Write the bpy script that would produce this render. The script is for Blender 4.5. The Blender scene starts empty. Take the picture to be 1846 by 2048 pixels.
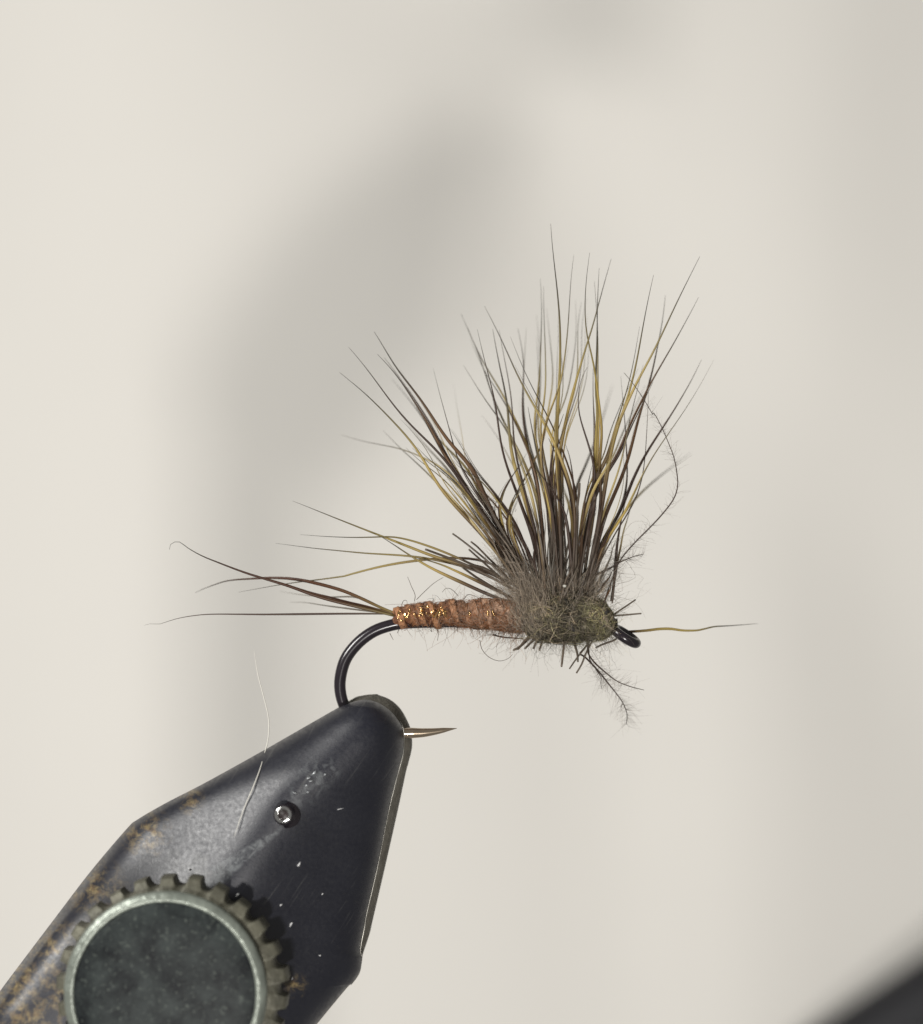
# A tied dry fly held in the jaws of a fly-tying vise, in front of a pale sheet.
# 1 unit = 1 cm.
import bpy, math, random
import numpy as np
from mathutils import Vector, Matrix
from mathutils import noise as mnoise

random.seed(7)
rng = np.random.default_rng(7)
scene = bpy.context.scene
col = scene.collection
scene.unit_settings.system = 'METRIC'
scene.unit_settings.scale_length = 0.01

# ------------------------------------------------------------------ camera
CAM_D = 15.0
PXU = 410.0                        # photo pixels per cm in the plane of the hook
cam_data = bpy.data.cameras.new('camera')
cam = bpy.data.objects.new('camera', cam_data)
col.objects.link(cam)
cam.location = (0, -CAM_D, 0)
cam.rotation_euler = (math.radians(90), 0, 0)
cam_data.sensor_fit = 'HORIZONTAL'
cam_data.sensor_width = 36.0
cam_data.lens = 36.0 * CAM_D / (1846 / PXU)
cam_data.clip_start = 0.1
cam_data.clip_end = 500
cam_data.dof.use_dof = True
cam_data.dof.focus_distance = CAM_D - 0.03
cam_data.dof.aperture_fstop = 0.34
scene.camera = cam

# ------------------------------------------------------------------ light
world = bpy.data.worlds.new('World')
scene.world = world
world.use_nodes = True
bg = world.node_tree.nodes['Background']
bg.inputs['Color'].default_value = (1.0, 0.975, 0.93, 1)
bg.inputs['Strength'].default_value = 0.20

def area_light(name, loc, target, size, power, color):
    d = bpy.data.lights.new(name, 'AREA')
    d.shape = 'RECTANGLE'
    d.size, d.size_y = size
    d.energy = power
    d.color = color
    o = bpy.data.objects.new(name, d)
    col.objects.link(o)
    o.location = loc
    o.rotation_euler = (Vector(target) - Vector(loc)).to_track_quat('-Z', 'Y').to_euler()
    return o

area_light('soft_key_light', (-25, -17.5, 18), (0, 12, 6), (12, 12), 12200, (1.0, 0.985, 0.95))  # soft key light from the upper left, source unseen
area_light('low_front_light', (-1.55, -35, -11.3), (0, -25, 12), (2.5, 2.5), 14000, (1.0, 0.97, 0.93))  # unseen low front light, set to throw the vise shadow on the sheet

scene.view_settings.view_transform = 'Standard'
scene.view_settings.look = 'None'
scene.view_settings.exposure = 0.0
scene.view_settings.gamma = 1.0
scene.view_settings.use_curve_mapping = False

# ------------------------------------------------------------------ helpers
def P(px, py, y=0.0):
    """photo measurement -> point in the scene at depth y (camera at y = -15)."""
    k = (CAM_D + y) / CAM_D / PXU
    return Vector(((px - 923.0) * k, y, (1024.0 - py) * k))

def empty(name, loc=(0, 0, 0)):
    o = bpy.data.objects.new(name, None)
    o.empty_display_size = 0.2
    col.objects.link(o)
    o.location = loc
    return o

def tag(o, label=None, cat=None, group=None, kind=None):
    if label: o['label'] = label
    if cat: o['category'] = cat
    if group: o['group'] = group
    if kind: o['kind'] = kind
    return o

def np_mesh(name, verts, quads, mat, parent=None, colors=None, uv=None, smooth=True, tris=None):
    me = bpy.data.meshes.new(name)
    verts = np.asarray(verts, dtype=np.float32)
    faces = np.asarray(quads, dtype=np.int32).reshape(-1, 4) if quads is not None and len(quads) else np.zeros((0, 4), np.int32)
    tr = np.asarray(tris, dtype=np.int32).reshape(-1, 3) if tris is not None and len(tris) else np.zeros((0, 3), np.int32)
    me.vertices.add(len(verts))
    me.vertices.foreach_set('co', verts.ravel())
    nl = faces.size + tr.size
    me.loops.add(nl)
    me.loops.foreach_set('vertex_index', np.concatenate([faces.ravel(), tr.ravel()]))
    nf = len(faces) + len(tr)
    me.polygons.add(nf)
    starts = np.concatenate([np.arange(len(faces)) * 4, faces.size + np.arange(len(tr)) * 3]).astype(np.int32)
    me.polygons.foreach_set('loop_start', starts)
    me.polygons.foreach_set('use_smooth', np.full(nf, smooth, dtype=bool))
    me.update(calc_edges=True)
    if colors is not None:
        ca = me.color_attributes.new('pigment', 'FLOAT_COLOR', 'POINT')
        c = np.ones((len(verts), 4), np.float32)
        c[:, :3] = colors
        ca.data.foreach_set('color', c.ravel())
    if uv is not None:
        at = me.attributes.new('place', 'FLOAT_VECTOR', 'POINT')
        at.data.foreach_set('vector', np.asarray(uv, np.float32).ravel())
    me.validate()
    if mat: me.materials.append(mat)
    o = bpy.data.objects.new(name, me)
    col.objects.link(o)
    if parent: o.parent = parent
    return o

def catmull(pts, n):
    """smooth resampling of a polyline to n points, even in arc length."""
    p = np.asarray(pts, float)
    if len(p) == 2:
        t = np.linspace(0, 1, n)[:, None]
        return p[0] * (1 - t) + p[1] * t
    q = np.vstack([2 * p[0] - p[1], p, 2 * p[-1] - p[-2]])
    out = []
    for i in range(len(p) - 1):
        p0, p1, p2, p3 = q[i:i + 4]
        for t in np.linspace(0, 1, 12, endpoint=False):
            out.append(0.5 * ((2 * p1) + (-p0 + p2) * t + (2 * p0 - 5 * p1 + 4 * p2 - p3) * t * t + (-p0 + 3 * p1 - 3 * p2 + p3) * t ** 3))
    out.append(p[-1])
    out = np.array(out)
    s = np.concatenate([[0], np.cumsum(np.linalg.norm(np.diff(out, axis=0), axis=1))])
    s /= s[-1]
    t = np.linspace(0, 1, n)
    return np.stack([np.interp(t, s, out[:, k]) for k in range(out.shape[1])], 1)

def tube_data(pts, radii, sides, flat=1.0):
    """swept tube: returns verts, quads, tris (caps)."""
    pts = np.asarray(pts, float)
    n = len(pts)
    tan = np.gradient(pts, axis=0)
    tan /= np.linalg.norm(tan, axis=1)[:, None] + 1e-12
    ref = np.array([0, 1.0, 0])
    if abs(tan[0] @ ref) > 0.9: ref = np.array([1.0, 0, 0])
    u = np.cross(tan[0], ref); u /= np.linalg.norm(u)
    V = []
    ang = np.arange(sides) / sides * 2 * math.pi
    for i in range(n):
        u = u - tan[i] * (u @ tan[i]); u /= np.linalg.norm(u) + 1e-12
        v = np.cross(tan[i], u)
        V.append(pts[i] + radii[i] * (np.cos(ang)[:, None] * u + flat * np.sin(ang)[:, None] * v))
    V = np.concatenate(V)
    Q = []
    for i in range(n - 1):
        for k in range(sides):
            a = i * sides + k; b = i * sides + (k + 1) % sides
            Q.append((a, b, b + sides, a + sides))
    V = np.vstack([V, pts[0], pts[-1]])
    T = []
    for k in range(sides):
        T.append((n * sides, (k + 1) % sides, k))
        T.append((n * sides + 1, (n - 1) * sides + k, (n - 1) * sides + (k + 1) % sides))
    return V, Q, T

def fibre_mass(name, lines, radii, colors, mat, parent, sides=3):
    """many fine fibres in one mesh. lines (N,K,3), radii (N,K), colors (N,3) or (N,K,3)."""
    L = np.asarray(lines, float); N, K, _ = L.shape
    tan = np.gradient(L, axis=1); tan /= np.linalg.norm(tan, axis=2)[..., None] + 1e-9
    ref = rng.normal(size=(N, 1, 3)); ref = np.repeat(ref, K, 1)
    u = np.cross(tan, ref); u /= np.linalg.norm(u, axis=2)[..., None] + 1e-9
    v = np.cross(tan, u)
    ang = np.arange(sides) / sides * 2 * math.pi
    V = L[:, :, None, :] + np.asarray(radii)[:, :, None, None] * (np.cos(ang)[None, None, :, None] * u[:, :, None, :] + np.sin(ang)[None, None, :, None] * v[:, :, None, :])
    base = np.arange(N)[:, None, None] * K * sides
    i = np.arange(K - 1)[None, :, None] * sides
    k = np.arange(sides)[None, None, :]
    a = base + i + k; b = base + i + (k + 1) % sides
    Q = np.stack([a, b, b + sides, a + sides], -1).reshape(-1, 4)
    c = np.asarray(colors, float)
    if c.ndim == 2: c = np.repeat(c[:, None, :], K, 1)
    C = np.repeat(c[:, :, None, :], sides, 2).reshape(-1, 3)
    return np_mesh(name, V.reshape(-1, 3), Q, mat, parent, colors=C)

# ------------------------------------------------------------------ materials
def new_mat(name):
    m = bpy.data.materials.new(name)
    m.use_nodes = True
    nt = m.node_tree
    bs = nt.nodes['Principled BSDF']
    return m, nt, bs

def node(nt, t, **kw):
    n = nt.nodes.new(t)
    for k, v in kw.items(): setattr(n, k, v)
    return n

def plain(name, rgb, rough=0.5, metal=0.0, spec=0.5, noise=0.0, nscale=20.0, bump=0.0, bscale=60.0):
    m, nt, bs = new_mat(name)
    bs.inputs['Base Color'].default_value = (*rgb, 1)
    bs.inputs['Roughness'].default_value = rough
    bs.inputs['Metallic'].default_value = metal
    bs.inputs['Specular IOR Level'].default_value = spec
    tc = node(nt, 'ShaderNodeTexCoord')
    if noise:
        nz = node(nt, 'ShaderNodeTexNoise'); nz.inputs['Scale'].default_value = nscale; nz.inputs['Detail'].default_value = 6
        nt.links.new(tc.outputs['Object'], nz.inputs['Vector'])
        mx = node(nt, 'ShaderNodeMix', data_type='RGBA')
        mx.inputs[6].default_value = (*[c * (1 - noise) for c in rgb], 1)
        mx.inputs[7].default_value = (*[min(1, c * (1 + noise)) for c in rgb], 1)
        nt.links.new(nz.outputs['Fac'], mx.inputs[0])
        nt.links.new(mx.outputs[2], bs.inputs['Base Color'])
    if bump:
        nb = node(nt, 'ShaderNodeTexNoise'); nb.inputs['Scale'].default_value = bscale; nb.inputs['Detail'].default_value = 5
        nt.links.new(tc.outputs['Object'], nb.inputs['Vector'])
        bp = node(nt, 'ShaderNodeBump'); bp.inputs['Strength'].default_value = bump; bp.inputs['Distance'].default_value = 0.02
        nt.links.new(nb.outputs['Fac'], bp.inputs['Height'])
        nt.links.new(bp.outputs['Normal'], bs.inputs['Normal'])
    return m

def hair_material(name, trans=0.35, rough=0.42, spec=0.45):
    m, nt, bs = new_mat(name)
    at = node(nt, 'ShaderNodeAttribute', attribute_name='pigment')
    nt.links.new(at.outputs['Color'], bs.inputs['Base Color'])
    bs.inputs['Roughness'].default_value = rough
    bs.inputs['Specular IOR Level'].default_value = spec
    tr = node(nt, 'ShaderNodeBsdfTranslucent')
    nt.links.new(at.outputs['Color'], tr.inputs['Color'])
    mx = node(nt, 'ShaderNodeMixShader'); mx.inputs[0].default_value = trans
    out = nt.nodes['Material Output']
    nt.links.new(bs.outputs[0], mx.inputs[1]); nt.links.new(tr.outputs[0], mx.inputs[2])
    nt.links.new(mx.outputs[0], out.inputs['Surface'])
    return m

M_hair = hair_material('hair_pigment', 0.50, 0.38, 0.5)
M_fuzz = hair_material('dubbing_fibre', 0.55, 0.6, 0.3)
M_wire = plain('bronzed_hook_wire', (0.016, 0.012, 0.016), 0.22, 0.0, 0.6, noise=0.3, nscale=30)
M_point = plain('bare_hook_point', (0.64, 0.52, 0.39), 0.18, 1.0, 0.5, noise=0.15, nscale=25)
M_tinsel = plain('copper_tinsel', (0.80, 0.52, 0.24), 0.22, 1.0)
M_chrome = plain('polished_steel', (0.75, 0.75, 0.74), 0.10, 1.0)
M_recess = plain('dark_recess', (0.02, 0.012, 0.012), 0.5)
M_edge = plain('pale_steel', (0.30, 0.29, 0.26), 0.35, 0.8, noise=0.4, nscale=14)  # lighter steel, also carries the reflected line on the jaw rim
M_chip = plain('bare_metal_chip', (0.45, 0.47, 0.48), 0.35, 0.5)
M_dust = plain('white_dust', (0.62, 0.62, 0.62), 0.7)
M_thread_pale = plain('pale_fibre', (0.66, 0.64, 0.58), 0.6)
M_rod = plain('black_rod_paint', (0.010, 0.010, 0.013), 0.5, 0.0, 0.35, noise=0.3)

# ------------------------------------------------------------------ backdrop: a pale sheet with soft folds
def make_backdrop():
    n = 90
    W = 46.0
    xs = np.linspace(-W / 2, W / 2, n); zs = np.linspace(-12, 30, n)
    X, Z = np.meshgrid(xs, zs)
    lean = 0.45
    Y = 14.3 + lean * (Z + 2.6)
    # broad folds of the sheet
    def fold(cx, cz, ang, wid, amp):
        d = (X - cx) * math.cos(ang) + (Z - cz) * math.sin(ang)
        return amp * np.exp(-(d / wid) ** 2)
    Y = Y + fold(3.5, 3.0, math.radians(-8), 1.0, -0.18) + fold(-4.6, 2.0, math.radians(6), 1.4, 0.20) + fold(0.9, 6.0, math.radians(4), 0.8, 0.13) + fold(5.6, -3.0, math.radians(35), 1.2, 0.2)
    Y = Y + 0.05 * np.sin(X * 0.7 + 1.0) * np.cos(Z * 0.45)
    V = np.stack([X, Y, Z], -1).reshape(-1, 3)
    i = np.arange(n - 1)[:, None] * n + np.arange(n - 1)[None, :]
    Q = np.stack([i, i + 1, i + n + 1, i + n], -1).reshape(-1, 4)
    m = plain('pale_sheet', (0.775, 0.752, 0.708), 0.9, 0, 0.1, noise=0.015, nscale=0.6)
    o = np_mesh('backdrop', V, Q, m)
    sd = o.modifiers.new('thickness', 'SOLIDIFY'); sd.thickness = 0.05; sd.offset = 1
    tag(o, 'pale warm grey sheet hanging behind the fly', None, kind='structure')
make_backdrop()

# ------------------------------------------------------------------ blurred rod behind, lower right corner
def make_rod():
    y = 12.8
    root = empty('support_arm', P(1700, 2140, y))
    A = np.array(P(1477, 2286, y)); B = np.array(P(2110, 1867, y))
    pts = np.linspace(A, B, 14)
    r = np.full(14, 0.49); r[-1] = 0.28; r[-2] = 0.45
    V, Q, T = tube_data(pts - np.array(root.location), r, 24)
    np_mesh('arm_bar', V, Q, M_rod, root, tris=T)
    A2 = pts[-1]; d = (B - A) / np.linalg.norm(B - A)
    V, Q, T = tube_data(np.linspace(A2 - d * 0.02, A2 + d * 0.12, 3) - np.array(root.location), [0.2, 0.2, 0.17], 20)
    np_mesh('end_cap', V, Q, M_edge, root, tris=T)
    tag(root, 'blurred black metal arm crossing the lower right corner', 'metal arm')
make_rod()

# ------------------------------------------------------------------ vise
def vise_paint():
    """blued steel: scuffed grey, ochre rust along the rim, bare chips along the ridge."""
    m, nt, bs = new_mat('worn_blued_steel')
    L = nt.links
    at = node(nt, 'ShaderNodeAttribute', attribute_name='place')
    def noise(scale, detail=5, rough=0.55, dist=0.0):
        n = node(nt, 'ShaderNodeTexNoise')
        n.inputs['Scale'].default_value = scale; n.inputs['Detail'].default_value = detail
        n.inputs['Roughness'].default_value = rough; n.inputs['Distortion'].default_value = dist
        L.new(at.outputs['Vector'], n.inputs['Vector']); return n.outputs['Fac']
    def ramp(src, a, b, inv=False):
        r = node(nt, 'ShaderNodeMapRange'); r.inputs['From Min'].default_value = a; r.inputs['From Max'].default_value = b
        if inv: r.inputs['To Min'].default_value = 1; r.inputs['To Max'].default_value = 0
        L.new(src, r.inputs['Value']); return r.outputs['Result']
    def math_(op, a, b):
        n = node(nt, 'ShaderNodeMath', operation=op)
        for k, v in enumerate((a, b)):
            if isinstance(v, (int, float)): n.inputs[k].default_value = v
            else: L.new(v, n.inputs[k])
        return n.outputs[0]
    def spot(x, y, r):
        d = node(nt, 'ShaderNodeVectorMath', operation='DISTANCE')
        L.new(at.outputs['Vector'], d.inputs[0]); d.inputs[1].default_value = (x, y, 0)
        return ramp(d.outputs['Value'], r * 0.15, r, inv=True)
    def mixc(fac, a, b):
        n = node(nt, 'ShaderNodeMix', data_type='RGBA')
        L.new(fac, n.inputs[0])
        if isinstance(a, tuple): n.inputs[6].default_value = (*a, 1)
        else: L.new(a, n.inputs[6])
        if isinstance(b, tuple): n.inputs[7].default_value = (*b, 1)
        else: L.new(b, n.inputs[7])
        return n.outputs[2]
    base = mixc(ramp(noise(9, 6), 0.3, 0.7), (0.0025, 0.0032, 0.011), (0.008, 0.009, 0.017))
    fine = ramp(noise(130, 4, 0.7), 0.55, 0.75)
    base = mixc(math_('MULTIPLY', fine, 0.45), base, (0.03, 0.03, 0.029))
    # fine drawn scratches along the jaw
    mp = node(nt, 'ShaderNodeMapping', vector_type='TEXTURE'); mp.inputs['Rotation'].default_value = (0, 0, math.radians(124)); mp.inputs['Scale'].default_value = (1 / 10, 1 / 170, 1)
    L.new(at.outputs['Vector'], mp.inputs['Vector'])
    sn = node(nt, 'ShaderNodeTexNoise'); sn.inputs['Scale'].default_value = 1.0; sn.inputs['Detail'].default_value = 4; sn.inputs['Distortion'].default_value = 0.6
    L.new(mp.outputs['Vector'], sn.inputs['Vector'])
    scr = math_('MULTIPLY', ramp(sn.outputs['Fac'], 0.60, 0.72), ramp(noise(7, 3), 0.42, 0.62))
    base = mixc(math_('MULTIPLY', scr, 0.6), base, (0.075, 0.075, 0.075))
    # rust patches: along the left rim and low left
    rn = ramp(noise(44, 7, 0.75, 0.3), 0.46, 0.70)
    rust = None
    for s in ((0.03, 1.955, 0.11), (0.10, 1.90, 0.08), (0.19, 1.78, 0.075), (0.29, 1.665, 0.06), (0.12, 1.985, 0.09), (0.05, 2.05, 0.12), (0.38, 1.60, 0.035), (0.59, 1.97, 0.03)):
        v = spot(*s)
        rust = v if rust is None else math_('MAXIMUM', rust, v)
    rustm = math_('MULTIPLY', rn, rust)
    base = mixc(rustm, base, mixc(ramp(noise(90, 4), 0.35, 0.65), (0.17, 0.10, 0.035), (0.42, 0.32, 0.14)))
    # bare chips along the ridge
    cn = ramp(noise(50, 5, 0.6, 0.8), 0.47, 0.66)
    chips = None
    for s in ((0.626, 1.555, 0.045), (0.605, 1.582, 0.04), (0.655, 1.54, 0.03)):
        v = spot(*s)
        chips = v if chips is None else math_('MAXIMUM', chips, v)
    chipm = math_('MULTIPLY', cn, chips)
    # rubbed stripe on the facet edge, from (0.56,1.66) to (0.42,1.76)
    sep = node(nt, 'ShaderNodeSeparateXYZ'); L.new(at.outputs['Vector'], sep.inputs[0])
    # signed distance across the stripe
    ax, ay, bx, by = 0.565, 1.655, 0.415, 1.765
    ln = math.hypot(bx - ax, by - ay); ux, uy = (bx - ax) / ln, (by - ay) / ln
    dx = math_('SUBTRACT', sep.outputs[0], ax); dy = math_('SUBTRACT', sep.outputs[1], ay)
    along = math_('ADD', math_('MULTIPLY', dx, ux), math_('MULTIPLY', dy, uy))
    across = math_('ABSOLUTE', math_('ADD', math_('MULTIPLY', dx, -uy), math_('MULTIPLY', dy, ux)), 0)
    wid = ramp(along, 0, ln); 
    m1 = ramp(math_('SUBTRACT', across, math_('MULTIPLY', wid, 0.018)), 0.0, 0.006, inv=True)
    m2 = math_('MULTIPLY', ramp(along, -0.01, 0.02), ramp(along, ln - 0.02, ln + 0.06, inv=True))
    stripe = math_('MULTIPLY', math_('MULTIPLY', m1, m2), ramp(noise(60, 5, 0.7, 1.0), 0.40, 0.60))
    bare = math_('MAXIMUM', chipm, stripe)
    base = mixc(math_('MULTIPLY', bare, 0.55), base, (0.20, 0.215, 0.22))
    L.new(base, bs.inputs['Base Color'])
    rg = math_('ADD', math_('MULTIPLY', ramp(noise(120, 5), 0.3, 0.7), 0.14), math_('ADD', math_('MULTIPLY', ramp(noise(14, 4), 0.3, 0.7), 0.06), 0.34))
    L.new(rg, bs.inputs['Roughness'])
    bs.inputs['Specular IOR Level'].default_value = 0.85
    bp = node(nt, 'ShaderNodeBump'); bp.inputs['Strength'].default_value = 0.16; bp.inputs['Distance'].default_value = 0.010
    h = math_('ADD', math_('MULTIPLY', noise(170, 6, 0.7), 0.7), math_('MULTIPLY', bare, -0.35))
    L.new(h, bp.inputs['Height'])
    L.new(bp.outputs['Normal'], bs.inputs['Normal'])
    return m
M_vise = vise_paint()

vise = empty('fly_tying_vise', P(330, 1990, 0))
tag(vise, 'worn black steel vise jaws gripping the hook at lower left', 'vise')
VO = np.array(vise.location)

LE = [(729, 1399), (712, 1402), (692, 1409), (672, 1418), (640, 1436), (600, 1459), (532, 1498), (455, 1541), (400, 1571), (330, 1607), (275, 1639), (253, 1658), (181, 1743), (110, 1836), (0, 1982), (-40, 2040), (-48, 2110), (-20, 2220), (40, 2340)]
RE = [(741, 1400), (760, 1407), (779, 1420), (794, 1437), (806, 1460), (806, 1503), (797, 1540), (790, 1566), (776, 1625), (754, 1735), (733, 1825), (728, 1855), (720, 1898), (723, 1918), (718, 1945), (703, 1967), (684, 1985), (560, 2140), (420, 2340)]
RR = [(755, 1389), (778, 1398), (797, 1413), (811, 1434), (822, 1461), (824, 1494), (817, 1525), (811, 1548), (796, 1619), (771, 1730), (746, 1838), (739, 1868), (726, 1908), (724, 1922), (719, 1946), (704, 1968), (685, 1986), (561, 2141), (421, 2341)]
HT = [0.035, 0.11, 0.165, 0.20, 0.235, 0.265, 0.30, 0.335, 0.365, 0.41, 0.45, 0.465, 0.50, 0.53, 0.56, 0.57, 0.58, 0.58, 0.58]
NS = 170
def resample_rows(a, n=NS):
    a = np.asarray(a, float)
    i = np.arange(len(a))
    # gentle smoothing of piecewise-linear rows
    t = np.concatenate([np.linspace(0, 5, 60, endpoint=False), np.linspace(5, len(a) - 1, n - 60)])
    if a.ndim == 1: return np.interp(t, i, a)
    q = np.vstack([2 * a[0] - a[1], a, 2 * a[-1] - a[-2]])
    out = []
    for tt in t:
        k = min(int(tt), len(a) - 2); f = tt - k
        p0, p1, p2, p3 = q[k:k + 4]
        out.append(0.5 * ((2 * p1) + (-p0 + p2) * f + (2 * p0 - 5 * p1 + 4 * p2 - p3) * f * f + (-p0 + 3 * p1 - 3 * p2 + p3) * f ** 3))
    return np.array(out)
sL, sR, sRR, sH = resample_rows(LE), resample_rows(RE), resample_rows(RR), resample_rows(HT)
NWD = 72
wv = 0.5 - 0.5 * np.cos(np.linspace(0, math.pi, NWD))
def cross_profile(w, f, g=0.0):
    """0..1 height over the width; f = 0 at the round nose, 1 where the jaw is faceted."""
    rnd = np.sqrt(np.clip(1 - (2 * w - 1) ** 2, 0, 1))
    c = 0.46
    # two facets meeting in a blunt ridge, rounded rims
    left = np.clip(w / c, 0, 1); right = np.clip((1 - w) / (1 - c), 0, 1)
    k = 14.0
    fl = (0.36 + 0.46 * g) + (0.64 - 0.46 * g) * left; fr = 0.22 + 0.78 * right
    rid = -np.log(np.exp(-k * fl) + np.exp(-k * fr)) / k
    rim = (1 - (1 - np.clip(w / 0.07, 0, 1)) ** 2.2) ** 0.5 * (1 - (1 - np.clip((1 - w) / 0.10, 0, 1)) ** 2.2) ** 0.5
    fac = rid * rim
    return rnd * (1 - f) + fac * f

def jaw_front():
    V, U = [], []
    HH = np.zeros((NS, NWD))
    for i in range(NS):
        d = np.linalg.norm((sL[i] + sR[i]) / 2 - np.array([735, 1399]))
        f = np.clip((d - 60) / 330, 0, 1); f = f * f * (3 - 2 * f)
        g = np.clip((d - 440) / 190, 0, 1); g = g * g * (3 - 2 * g)
        HH[i] = cross_profile(wv, f, g) * sH[i]
    for it in range(40):                              # ease the ridge and the corner
        S = HH.copy()
        S[1:-1, 1:-1] = 0.5 * HH[1:-1, 1:-1] + 0.125 * (HH[:-2, 1:-1] + HH[2:, 1:-1] + HH[1:-1, :-2] + HH[1:-1, 2:])
        HH[30:-1, 9:-9] = S[30:-1, 9:-9]
    ker = np.exp(-0.5 * (np.arange(-40, 41) / 16.0) ** 2); ker /= ker.sum()
    sLs = np.stack([np.convolve(np.pad(sL[:, k], 40, mode='reflect', reflect_type='odd'), ker, 'valid') for k in range(2)], 1)
    for i in range(NS):
        on = np.clip((i - 55) / 25, 0, 1)
        for w, h in zip(wv, HH[i]):
            e = np.clip((w - 0.06) / 0.22, 0, 1); e = e * e * (3 - 2 * e) * on
            p = (sL[i] * (1 - e) + sLs[i] * e) * (1 - w) + sR[i] * w
            V.append(P(p[0], p[1], -0.02 - h) - Vector(VO)); U.append((p[0] / 1000, p[1] / 1000, 0))
    n0 = len(V)
    idx = np.arange(NS * NWD).reshape(NS, NWD)
    Q = np.stack([idx[:-1, :-1], idx[1:, :-1], idx[1:, 1:], idx[:-1, 1:]], -1).reshape(-1, 4).tolist()
    # skirt back to the parting plane
    loop = list(idx[:, 0][::-1]) + list(idx[0, 1:]) + list(idx[1:, -1]) + list(idx[-1, 1:-1][::-1])
    base = len(V)
    for k in loop:
        pz = V[k] + Vector(VO); u = U[k]
        V.append(P(u[0] * 1000, u[1] * 1000, 0.0) - Vector(VO)); U.append(u)
    m = len(loop)
    for k in range(m):
        Q.append((loop[k], base + k, base + (k + 1) % m, loop[(k + 1) % m]))
    return np_mesh('front_jaw', np.array([tuple(v) for v in V]), Q, M_vise, vise, uv=U)
jaw = jaw_front()

def jaw_rear():
    # outline of the front jaw at the parting plane, then out and back to the rear outline
    n = NS
    fl = [(p[0], p[1]) for p in sL[::-1]] + [(p[0], p[1]) for p in sR]
    offL = sL + np.stack([np.interp(np.arange(n), [0, 20, 45, n], [26, 14, 2, 2]), np.interp(np.arange(n), [0, 20, 45, n], [-11, -13, 1, 1])], 1)
    rl = [(p[0], p[1]) for p in offL[::-1]] + [(p[0], p[1]) for p in sRR]
    m = len(fl)
    V, U, Q = [], [], []
    rings = [(0.0, 0.012), (0.75, 0.05), (1.0, 0.20), (0.97, 0.32), (0.7, 0.50)]
    cx, cy = 420, 1830
    for g, y in rings:
        for a, b in zip(fl, rl):
            px, py = a[0] * (1 - g) + b[0] * g, a[1] * (1 - g) + b[1] * g
            if y > 0.3:
                k = 0.03 if y < 0.4 else 0.16
                px, py = px + (cx - px) * k, py + (cy - py) * k
            V.append(tuple(P(px, py, y) - Vector(VO))); U.append((px / 1000 + 0.37, py / 1000, 0.2))
    for r in range(len(rings) - 1):
        for k in range(m):
            a = r * m + k; b = r * m + (k + 1) % m
            Q.append((a, b, b + m, a + m))
    # close the back
    T = []
    lo = (len(rings) - 1) * m
    for k in range(n - 1):
        Q.append((lo + n - 1 - k, lo + n - 2 - k, lo + n + k + 1, lo + n + k))
    mt = plain('rear_jaw_steel', (0.15, 0.14, 0.118), 0.7, 0.0, 0.12, noise=0.5, nscale=22, bump=0.3, bscale=70)
    o = np_mesh('rear_jaw', V, Q, mt, vise, uv=U)
    return o
jaw_rear()

# upright stem that carries the jaws, below the frame
def stem():
    pts = np.array([np.array(P(150, y, 0.02)) for y in (2200, 2300, 2305, 2800, 3400, 3900)]) - VO
    V, Q, T = tube_data(pts, [0.40, 0.40, 0.43, 0.43, 0.43, 0.43], 40)
    np_mesh('stem', V, Q, M_rod, vise, tris=T)
stem()

# reflected line on the front jaw's right bevel, drawn as a paler strip
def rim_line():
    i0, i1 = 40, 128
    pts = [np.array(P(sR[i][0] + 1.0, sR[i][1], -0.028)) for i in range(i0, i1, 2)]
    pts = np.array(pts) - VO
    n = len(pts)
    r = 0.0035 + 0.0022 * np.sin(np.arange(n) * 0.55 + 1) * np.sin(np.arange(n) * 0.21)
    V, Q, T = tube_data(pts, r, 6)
    np_mesh('rim_glint', V, Q, M_edge, vise, tris=T)
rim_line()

def surf_y(px, py):
    """depth of the front jaw's surface at a photo position (nearest loft vertex)."""
    me = jaw.data
    if not hasattr(surf_y, 'uv'):
        n = NS * NWD
        co = np.zeros(len(me.vertices) * 3, np.float32); me.vertices.foreach_get('co', co)
        surf_y.co = co.reshape(-1, 3)[:n] + VO
        uv = np.zeros(len(me.vertices) * 3, np.float32); me.attributes['place'].data.foreach_get('vector', uv)
        surf_y.uv = uv.reshape(-1, 3)[:n, :2] * 1000
    d = np.hypot(surf_y.uv[:, 0] - px, surf_y.uv[:, 1] - py)
    k = np.argsort(d)[:4]
    return float(surf_y.co[k, 1].mean())

def lathe(name, prof, mat, parent, axis_o, axis_d, seg=64, offset=None, smooth=True, wob=0):
    """prof: list of (radius, height along axis). axis_d: direction."""
    q = Vector(axis_d).normalized().to_track_quat('Z', 'Y')
    V, Q = [], []
    for j, (r, h) in enumerate(prof):
        for k in range(seg):
            a = k / seg * 2 * math.pi
            rr = r
            V.append(tuple(Vector(axis_o) + q @ Vector((rr * math.cos(a), rr * math.sin(a), h)) - Vector(parent.matrix_world.translation if False else VO)))
    for j in range(len(prof) - 1):
        for k in range(seg):
            a = j * seg + k; b = j * seg + (k + 1) % seg
            Q.append((a, b, b + seg, a + seg))
    return np_mesh(name, V, Q, mat, parent, smooth=smooth)

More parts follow.
